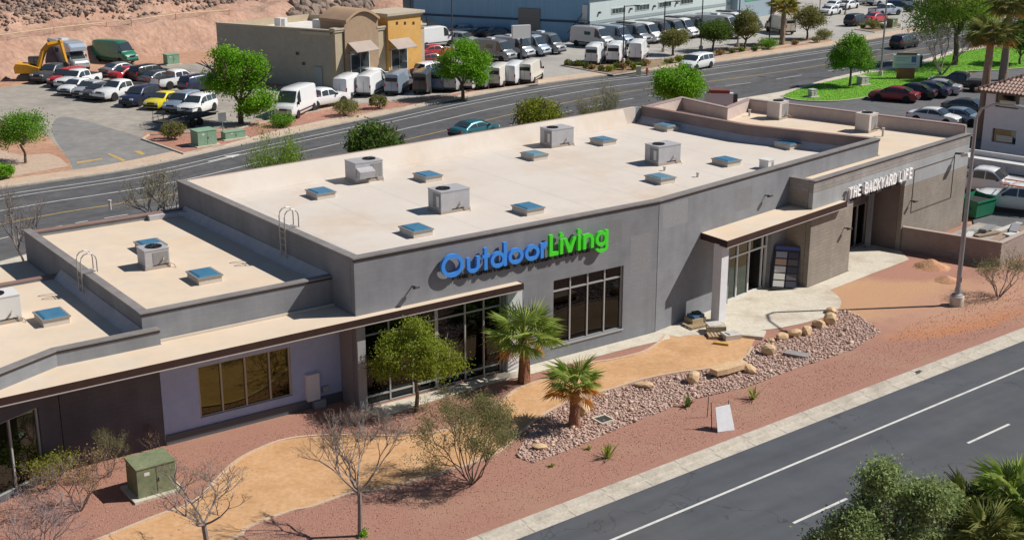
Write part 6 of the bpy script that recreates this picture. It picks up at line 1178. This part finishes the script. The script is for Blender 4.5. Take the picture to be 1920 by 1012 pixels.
def lamp_post(px, py, h, lab, mat, arm=(1, 0), L=1.2, r0=.09, sd=0):
    p = G(px, py); t = thing('lamp_post', lab, 'lamp post', (p.x, p.y, 0), 0, 'lamp posts in the far lots'); MB().lathe([(.25, 0), (.25, .5), (0, .5)], 10).build('footing', conc, t); MB().tube([(0, 0, .4), (0, 0, h)], [r0, r0*.75], 8).build('pole', mat, t); MB().tube([(0, 0, h-.1), (arm[0]*L, arm[1]*L, h)], .05, 5).build('arm', mat, t); MB().box((arm[0]*(L+.3), arm[1]*(L+.3), h), (.7, .35, .12), math.atan2(arm[1], arm[0])).build('lamp_head', mat, t)
for px, py, h, lab in ((848, 92, 8.5, 'dark lamp post behind the round tree by the silver car'), (1168, 118, 6.6, 'dark lamp post in front of the three white vans'), (1244, 98, 6.2, 'dark lamp post beside the olive bush-like tree'), (1314, 94, 6.4, 'dark lamp post left of the round dark tree'), (1383, 88, 6.6, 'dark lamp post behind the upright olive tree'), (1442, 84, 8.0, 'dark lamp post left of the roadside palm')): lamp_post(px, py, h, lab, dk)
lamp_post(1651, 142, 10.5, 'pale grey street lamp pole rising from the lawn edge', steel, (-1, .4), 2.2, .11)
lamp_post(1536, 30, 7.0, 'pale lamp post left of the white cars in the top right lot', steel); lamp_post(1585, 28, 7.5, 'dark lamp post among the white cars in the top right lot', dk)
p = G(977, 126); t = thing('post_sign', 'blank white sign panel on a dark post by the van lot', 'sign', (p.x, p.y, 0), R_(20)); MB().bb((-.1, -.1, 0), (.1, .1, 3.3)).build('post', dk, t); MB().bb((-1.1, -.25, 3.3), (1.1, .25, 4.75)).build('panel', M('sign_panel', (.60,.60,.60), .6), t); MB().bb((1.102, -.26, 3.28), (1.16, .26, 4.77)).build('panel_edge', dk, t)
brick = block_mat('brick_base', (.36,.12,.06), (.42,.16,.08), (.30,.2,.15), .3, .1); mblue = M('sign_blue', (.10,.16,.40), .6)
p = G(1697, 147); t = thing('monument_sign', 'white monument sign on a red brick base on the lawn', 'sign', (p.x, p.y, 0), R_(-4)); MB().bb((-.9, -.35, 0), (.9, .35, 1.15)).build('brick_base', brick, t); MB().bb((-1.4, -.3, 1.153), (1.35, .3, 2.55)).build('panel', M('sign_white', (.62,.66,.70), .6), t); MB().bb((-1.0, -.35, 2.553), (1.0, .35, 2.8)).build('cap', brownp, t); MB().bb((1.353, -.33, 1.2), (1.6, .33, 2.5)).build('side_panel', dk, t); MB().bb((.45, -.31, 1.75), (.95, -.303, 2.4)).build('emblem', mblue, t)
for z, w_ in ((2.2, 1.3), (1.95, 1.0), (1.5, 2.2), (1.3, 1.9)): MB().bb((-1.2, -.308, z), (-1.2+w_, -.303, z+.08)).build('text_line', M('sign_text', (.30,.36,.50), .6), t)
b, z = behind(1348, 182, 31); t = thing('monument_sign', 'white sign with a dark red cap showing over the back parapet', 'sign', (*b, 0), R_(-8)); MB().bb((-1.0, -.3, 0), (1.0, .3, z-.6)).build('base', brick, t); MB().bb((-1.15, -.35, z-.597), (1.15, .35, z+.35)).build('panel', M('sign_white2', (.50,.52,.58), .6), t); MB().bb((-.85, -.4, z+.353), (.85, .4, z+.6)).build('cap', M('dark_red_cap', (.20,.05,.045), .7), t); MB().bb((1.153, -.34, z-.5), (1.5, .34, z+.3)).build('side_panel', dk, t)
gcab = M('green_cabinet', (.14,.18,.10), .7, (.22,.235,.14), 1.5, 6., var=.1); gcab2 = M('pale_green_cabinet', (.20,.33,.22), .6, (.24,.37,.26), 1.5, 6., var=.08); gcab3 = M('grey_cabinet', (.42,.42,.38), .7)
def cabinet(px, py, sx, sy, h, mat, lab, rz, pad=True):
    p = G(px, py); t = thing('utility_cabinet', lab, 'utility cabinet', (p.x, p.y, 0), R_(rz), 'metal utility cabinets'); 
    if pad: MB().bb((-sx/2-.22, -sy/2-.22, -.03), (sx/2+.22, sy/2+.22, .09)).build('concrete_pad', conc, t)
    m = MB(); m.bb((-sx/2, -sy/2, .092), (sx/2, sy/2, h*.93)); m.build('cabinet_body', mat, t)
    m = MB(); m.add([(-sx/2-.03, -sy/2-.03, h*.932), (sx/2+.03, -sy/2-.03, h*.932), (sx/2+.03, sy/2+.03, h*.932), (-sx/2-.03, sy/2+.03, h*.932), (-sx/2-.03, -sy/2-.03, h*.96), (sx/2+.03, -sy/2-.03, h*.96), (sx/2+.03, sy/2+.03, h), (-sx/2-.03, sy/2+.03, h)], [(0, 3, 2, 1), (4, 5, 6, 7), (0, 1, 5, 4), (1, 2, 6, 5), (2, 3, 7, 6), (3, 0, 4, 7)]); m.build('lid', mat, t)
    MB().bb((-.012, -sy/2-.006, .14), (.012, -sy/2-.002, h*.9)).build('door_gap', dk, t); MB().bb((.08, -sy/2-.05, h*.5), (.15, -sy/2-.003, h*.58)).build('handle', steel, t); MB().bb((-.45, -sy/2-.008, h*.7), (-.25, -sy/2-.003, h*.8)).build('notice', wht, t)
cabinet(286, 918, 1.45, 1.15, 1.3, gcab, 'dark green transformer cabinet on a pad in front of the dark wall', 35.5); cabinet(383, 272, 1.7, 1.3, 1.35, gcab2, 'pale green cabinet beside the clipped round bush', 40); cabinet(438, 260, 1.9, .8, .7, gcab2, 'low flat green cabinet under the big tree', 40)
cabinet(322, 121, 1.5, 1.1, 1.25, gcab2, 'pale green cabinet on the dirt behind the black SUV', 40); cabinet(1523, 182, .7, .6, .8, gcab3, 'small grey cabinet at the tip of the lawn', 30); cabinet(1617, 159, 1.0, .8, .9, gcab3, 'grey cabinet on the lawn right of the green tree', 30); cabinet(1672, 52, 1.2, 1.0, 1.3, gcab, 'dark cabinet near the island by the pale pickup', 40)
p = G(419, 262); t = thing('traffic_sign', 'small square sign on a thin post beside the street', 'sign', (p.x, p.y, 0), R_(30)); MB().tube([(0, 0, 0), (0, 0, 2.3)], .035, 6).build('post', steel, t); MB().bb((-.35, -.05, 1.55), (.35, -.037, 2.3)).build('sign_plate', steel, t)
p = G(1213, 140); t = thing('fire_hydrant', 'red hydrant beside the planting strip of the far lot', 'hydrant', (p.x, p.y, 0)); MB().lathe([(.16, 0), (.16, .1), (.11, .12), (.11, .6), (.14, .62), (.1, .75), (0, .8)], 10).build('barrel', M('hydrant_red', (.42,.06,.03), .5), t); MB().tube([(-.2, 0, .45), (.2, 0, .45)], .06, 6).build('outlets', M('hydrant_red', (.42,.06,.03), .5), t)
p = G(1190, 140); t = thing('marker_box', 'small cream utility box right of the red hydrant', 'utility box', (G(1197, 141).x, G(1197, 141).y, 0)); MB().bb((-.25, -.2, 0), (.25, .2, .95)).build('box_body', M('cream_box', (.60,.54,.36), .7), t); MB().bb((-.28, -.23, .953), (.28, .23, 1.0)).build('box_lid', M('cream_box', (.60,.54,.36), .7), t)
# ---------------------------------------------------------------- things in front of the store
BL = [(1300, 716, .36, .5, 'sandstone block left of the long bench slab'), (1206, 726, .42, .28, 'flat sandstone boulder midway along the stone bed'), (1094, 776, .33, .45, 'orange boulder beside the palm with dead fronds'), (1440, 664, .36, .5, 'leaning sandstone slab among the river stones'), (1402, 696, .45, .34, 'tawny boulder at the right end of the bench slab'), (1466, 637, .34, .4, 'boulder at the left of the curved row by the pad'), (1490, 631, .36, .38, 'second boulder in the curved row by the pad'), (1512, 627, .33, .5, 'split boulder in the curved row by the pad'), (1534, 614, .36, .42, 'fourth boulder in the curved row by the pad'), (1556, 606, .40, .58, 'tall boulder in the curved row by the pad'), (1558, 586, .36, .3, 'flat topped boulder at the end of the curved row'), (1445, 640, .2, .18, 'small dark boulder left of the curved row'), (1012, 842, .3, .22, 'low sandstone rock at the lower tip of the stone bed')]
for i, (px, py, s, h, lab) in enumerate(BL):
    p = G(px, py); o = link('boulder', RM[i % 6]); tag(o, lab, 'boulder', 'sandstone boulders on the stone bed'); o.location = (p.x, p.y, h*.42); o.scale = (s*1.15, s*.85, h*.62); o.rotation_euler = (rng.uniform(-.15, .15), rng.uniform(-.15, .15), rng.uniform(0, 6))
p = G(1366, 700); m = MB(); pl = [(-.95, -.3), (-.4, -.36), (.5, -.33), (.95, -.22), (.98, .2), (.3, .33), (-.6, .32), (-1.0, .15)]; m.prism(pl, .18, .42); o = m.build('bench_slab', sandst); o.location = (p.x, p.y, 0); o.rotation_euler = (0, 0, R_(33)); tag(o, 'long flat sandstone bench slab beside the tan path', 'stone bench')
o2 = MB().prism([(-.6, -.2), (.6, -.22), (.65, .2), (-.55, .2)], -.02, .178).build('support_stone', redst, o)
p = G(1494, 668); m = MB(); m.box((0, 0, .06), (1.1, .5, .1), 0, 0, R_(4)); o = m.build('stone_slab', M('slate', (.24,.225,.22), .9, (.29,.27,.26), 2., 6.)); o.location = (p.x, p.y, .05); o.rotation_euler = (0, 0, R_(-20)); tag(o, 'flat dark grey slab lying on the river stones', 'stone slab')
p = G(1131, 789); t = thing('drain_grate', 'square dark drain grate with a pale frame on the river stones', 'drain', (p.x, p.y, .02), R_(35)); f_ = MB()
for a, b, c, d in ((-.36, -.36, .36, -.29), (-.36, .29, .36, .36), (-.36, -.29, -.29, .29), (.29, -.29, .36, .29)): f_.bb((a, b, 0), (c, d, .09))
f_.build('frame', conc, t); MB().bb((-.29, -.29, 0), (.29, .29, .03)).build('pit', blk_, t)
for i in range(9): MB().bb((-.29, -.27+i*.064, .05), (.29, -.245+i*.064, .075)).build('bar', gun, t)
p = G(1358, 806); t = thing('sign_board', 'white leaning board sign between two stakes at the kerb', 'sign', (p.x, p.y, 0), R_(20)); m = MB()
m.add([(-.38, -.15, .03), (.42, -.12, .0), (.38, .32, .95), (-.30, .28, .92), (-.38, -.12, .03), (.42, -.09, .0), (.38, .35, .95), (-.30, .31, .92)], [(0, 1, 2, 3), (7, 6, 5, 4), (0, 4, 5, 1), (1, 5, 6, 2), (2, 6, 7, 3), (3, 7, 4, 0)]); m.build('panel', M('board_white', (.74,.74,.76), .6, (.64,.64,.68), 3., 5.), t)
for x in (-.46, .33): MB().tube([(x, .22, 0), (x+.02, .40, 1.12)], .02, 5).build('stake', gun, t)
for px, py, h, lab in ((1326, 782, .95, 'thin dark stake standing on the red bed near the white board'),): p = G(px, py); o = MB().tube([(0, 0, 0), (.02, 0, h)], .018, 5).build('garden_stake', gun); o.location = p; tag(o, lab, 'stake')
p = G(1722, 697); o = MB().box((0, 0, 0), (.34, .16, .02)).build('kerb_inlet', gun); o.location = (p.x, p.y, .026); o.rotation_euler = (0, 0, R_(38)); tag(o, 'small dark metal plate set in the kerb', 'inlet')
# stacked paving goods beside the entrance post
wood = M('pallet_wood', (.44,.33,.20), .9, (.36,.26,.16), 4., 5., var=.2); ylw = M('yellow_wood', (.60,.36,.07), .8); plastic = M('shrink_wrap', (.62,.61,.58), .25, (.50,.47,.42), 4., 5., spec=.7)
def pallet(px, py, lab, rz, top=None):
    p = G(px, py); t = thing('pallet', lab, 'pallet', (p.x, p.y, .02), R_(rz))
    for y in (-.36, 0, .36): MB().bb((-.5, y-.04, 0), (.5, y+.04, .09)).build('bearer', wood, t)
    for i in range(6): MB().bb((-.5+i*.175, -.42, .092), (-.5+i*.175+.13, .42, .115)).build('board', wood, t)
pallet(1303, 612, 'wooden pallet under the dark wrapped bags left of the entrance post', 30); pallet(1345, 630, 'wooden pallet under the torn wrapped stack below the entrance post', 5)
p = G(1303, 606); t = thing('wrapped_goods', 'dark and blue wrapped bags stacked left of the entrance post', 'bags', (p.x, p.y, .137), R_(30)); MB().bb((-.42, -.35, 0), (.42, .35, .22)).build('carton', M('tan_carton', (.45,.36,.22), .9), t); MB().box((.02, .0, .30), (.7, .55, .15), .1).build('blue_bag', M('blue_bag', (.07,.13,.22), .5), t); MB().box((.1, .05, .42), (.4, .3, .08), -.1).build('dark_tray', gun, t)
p = G(1341, 622); t = thing('wrapped_goods', 'torn plastic wrapped stack just below the entrance post', 'bags', (p.x, p.y, .137), R_(5)); m = MB(); m.prism([(-.5, -.35), (.45, -.4), (.5, .3), (-.4, .4)], 0, .26); m.build('stack', M('cream_stone', (.52,.46,.36), .9, (.40,.32,.22), 4., 5.), t); MB().box((-.1, 0, .29), (.7, .5, .05), .2, .1).build('plastic_sheet', plastic, t)
p = G(1370, 634); t = thing('wrapped_goods', 'clear plastic wrapped parcel lying on the tan path', 'bags', (p.x, p.y, .012), R_(20)); MB().box((0, 0, .13), (.85, .6, .26), 0, .05, .04).build('parcel', plastic, t); MB().box((.05, .02, .28), (.6, .35, .06), .3).build('fold', plastic, t)
p = G(1352, 646); o = MB().box((0, 0, .05), (.75, .14, .1)).build('timber_beam', ylw); o.location = (p.x, p.y, .012); o.rotation_euler = (0, 0, R_(-22)); tag(o, 'short yellow timber beam in front of the wrapped parcel', 'timber')
p = G(1404, 628); t = thing('paving_slab_stack', 'low stack of large pale paving slabs at the edge of the entrance pad', 'paving slabs', (p.x, p.y, .021), R_(-20))
for i in range(2): MB().box((.02*i, .02*i, .03+.062*i), (1.5, .95, .058), .03*i).build('slab', conc, t)
# sample rack leaning in the entrance
q = Rp(10.25, -.75); t = thing('sample_rack', 'tall dark rack of stone samples leaning in the entrance', 'display rack', (*q, .022), R_(12)); tilt = R_(-14); t.scale = (1.2, 1, 1.1)
def tilted(x0, x1, z0, z1, y0, y1, mat, nm, par=None):
    m = MB(); m.box(((x0+x1)/2, (y0+y1)/2, (z0+z1)/2), (x1-x0, y1-y0, z1-z0)); mt = Matrix.Rotation(tilt, 3, 'X') @ Matrix.Rotation(R_(8), 3, 'Y'); m.v = [tuple(mt @ Vector(v)) for v in m.v]; return m.build(nm, mat, par or t)
tilted(-.62, .62, .05, 2.15, 0, .08, M('rack_dark', (.03,.032,.05), .6), 'back_board'); tilted(-.6, .6, 1.95, 2.12, -.012, -.002, M('rack_header', (.05,.08,.25), .5), 'header')
for i, c in enumerate(((.25, .27, .33), (.42, .27, .20), (.55, .55, .55), (.60, .58, .54), (.62, .61, .58))):
    z = 1.55-.36*i; o = tilted(-.55, -.02, z, z+.3, -.06, -.003, M('sample_%d' % i, c, .6, var=.1), 'sample')
    tilted(.06, .54, z, z+.3, -.05, -.003, M('sample_dark_%d' % (i % 2), ((.05, .05, .07), (.10, .09, .10))[i % 2], .6), 'sample')
tilted(-.64, .64, .0, .05, -.18, .1, gun, 'base_ledge')
# yard behind the low wall
p = G(1828, 402); t = thing('dumpster', 'green metal dumpster in the yard behind the low wall', 'dumpster', (p.x, p.y, -.05), R_(38)); gdm = M('dumpster_green', (.015,.19,.095), .5, (.02,.15,.08), 2., 5.); m = MB()
m.add([(-1, -.7, .1), (1, -.7, .1), (1, .7, .1), (-1, .7, .1), (-1.1, -.8, 1.2), (1.1, -.8, 1.2), (1.1, .8, 1.35), (-1.1, .8, 1.35)], [(0, 3, 2, 1), (0, 1, 5, 4), (1, 2, 6, 5), (2, 3, 7, 6), (3, 0, 4, 7)]); m.build('bin', gdm, t); MB().bb((-1.0, -.7, 1.0), (1.0, .7, 1.05)).build('rubbish', bedm, t); MB().bb((-1.15, -.86, 1.1), (1.15, -.803, 1.22)).build('front_rim', gdm, t)
for s in (-1, 1): MB().bb((s*1.12-.06, -.3, .6), (s*1.12+.06, .3, .75)).build('lift_pocket', gdm, t)
scr = [M('scrap_white', (.56,.55,.53), .6), M('scrap_grey', (.26,.26,.27), .5), M('scrap_brown', (.30,.22,.16), .8)]
for i in range(27):
    q = Rp(rng.uniform(23.4, 32), rng.uniform(-6.4, -2.6)); L_ = rng.uniform(1.4, 3.6); w_ = rng.uniform(.14, .5)
    o = MB().box((0, 0, 0), (L_, w_, rng.uniform(.05, .14))).build('scrap_board', scr[i % 3]); o.location = (*q, .1+.05*(i % 5)); o.rotation_euler = (rng.uniform(-.05, .05), rng.uniform(-.04, .04), R_(45+rng.gauss(0, 14))); tag(o, ('loose white board', 'loose grey metal length', 'loose brown plank')[i % 3]+' in the scrap pile behind the low yard wall', 'scrap', ('white boards', 'grey metal lengths', 'brown planks')[i % 3]+' in the scrap pile')
MB().sheet([Rp(22.7, -7.0), Rp(31, -7.0), Rp(31, -2.0), Rp(22.2, -2.0)], .012).build('yard_floor', lotm, kind='structure')
# dirt mounds by the wall
for px, py, s, h, lab in ((1745, 500, 1.1, .5, 'small pile of reddish soil against the low yard wall'), (1775, 525, .8, .28, 'low heap of loose soil below the soil pile')):
    p = G(px, py); m = MB(); n = 14; prev = None; k = 5
    m.lathe([(s*(1-i/k)**.8+.001, h*(i/k)**1.2-.02) for i in range(k+1)], n, wob=lambda i, j: 1+rng.uniform(-.14, .14)); o = m.build('soil_mound', sand, None, 60); o.location = (p.x, p.y, 0); tag(o, lab, 'soil pile')
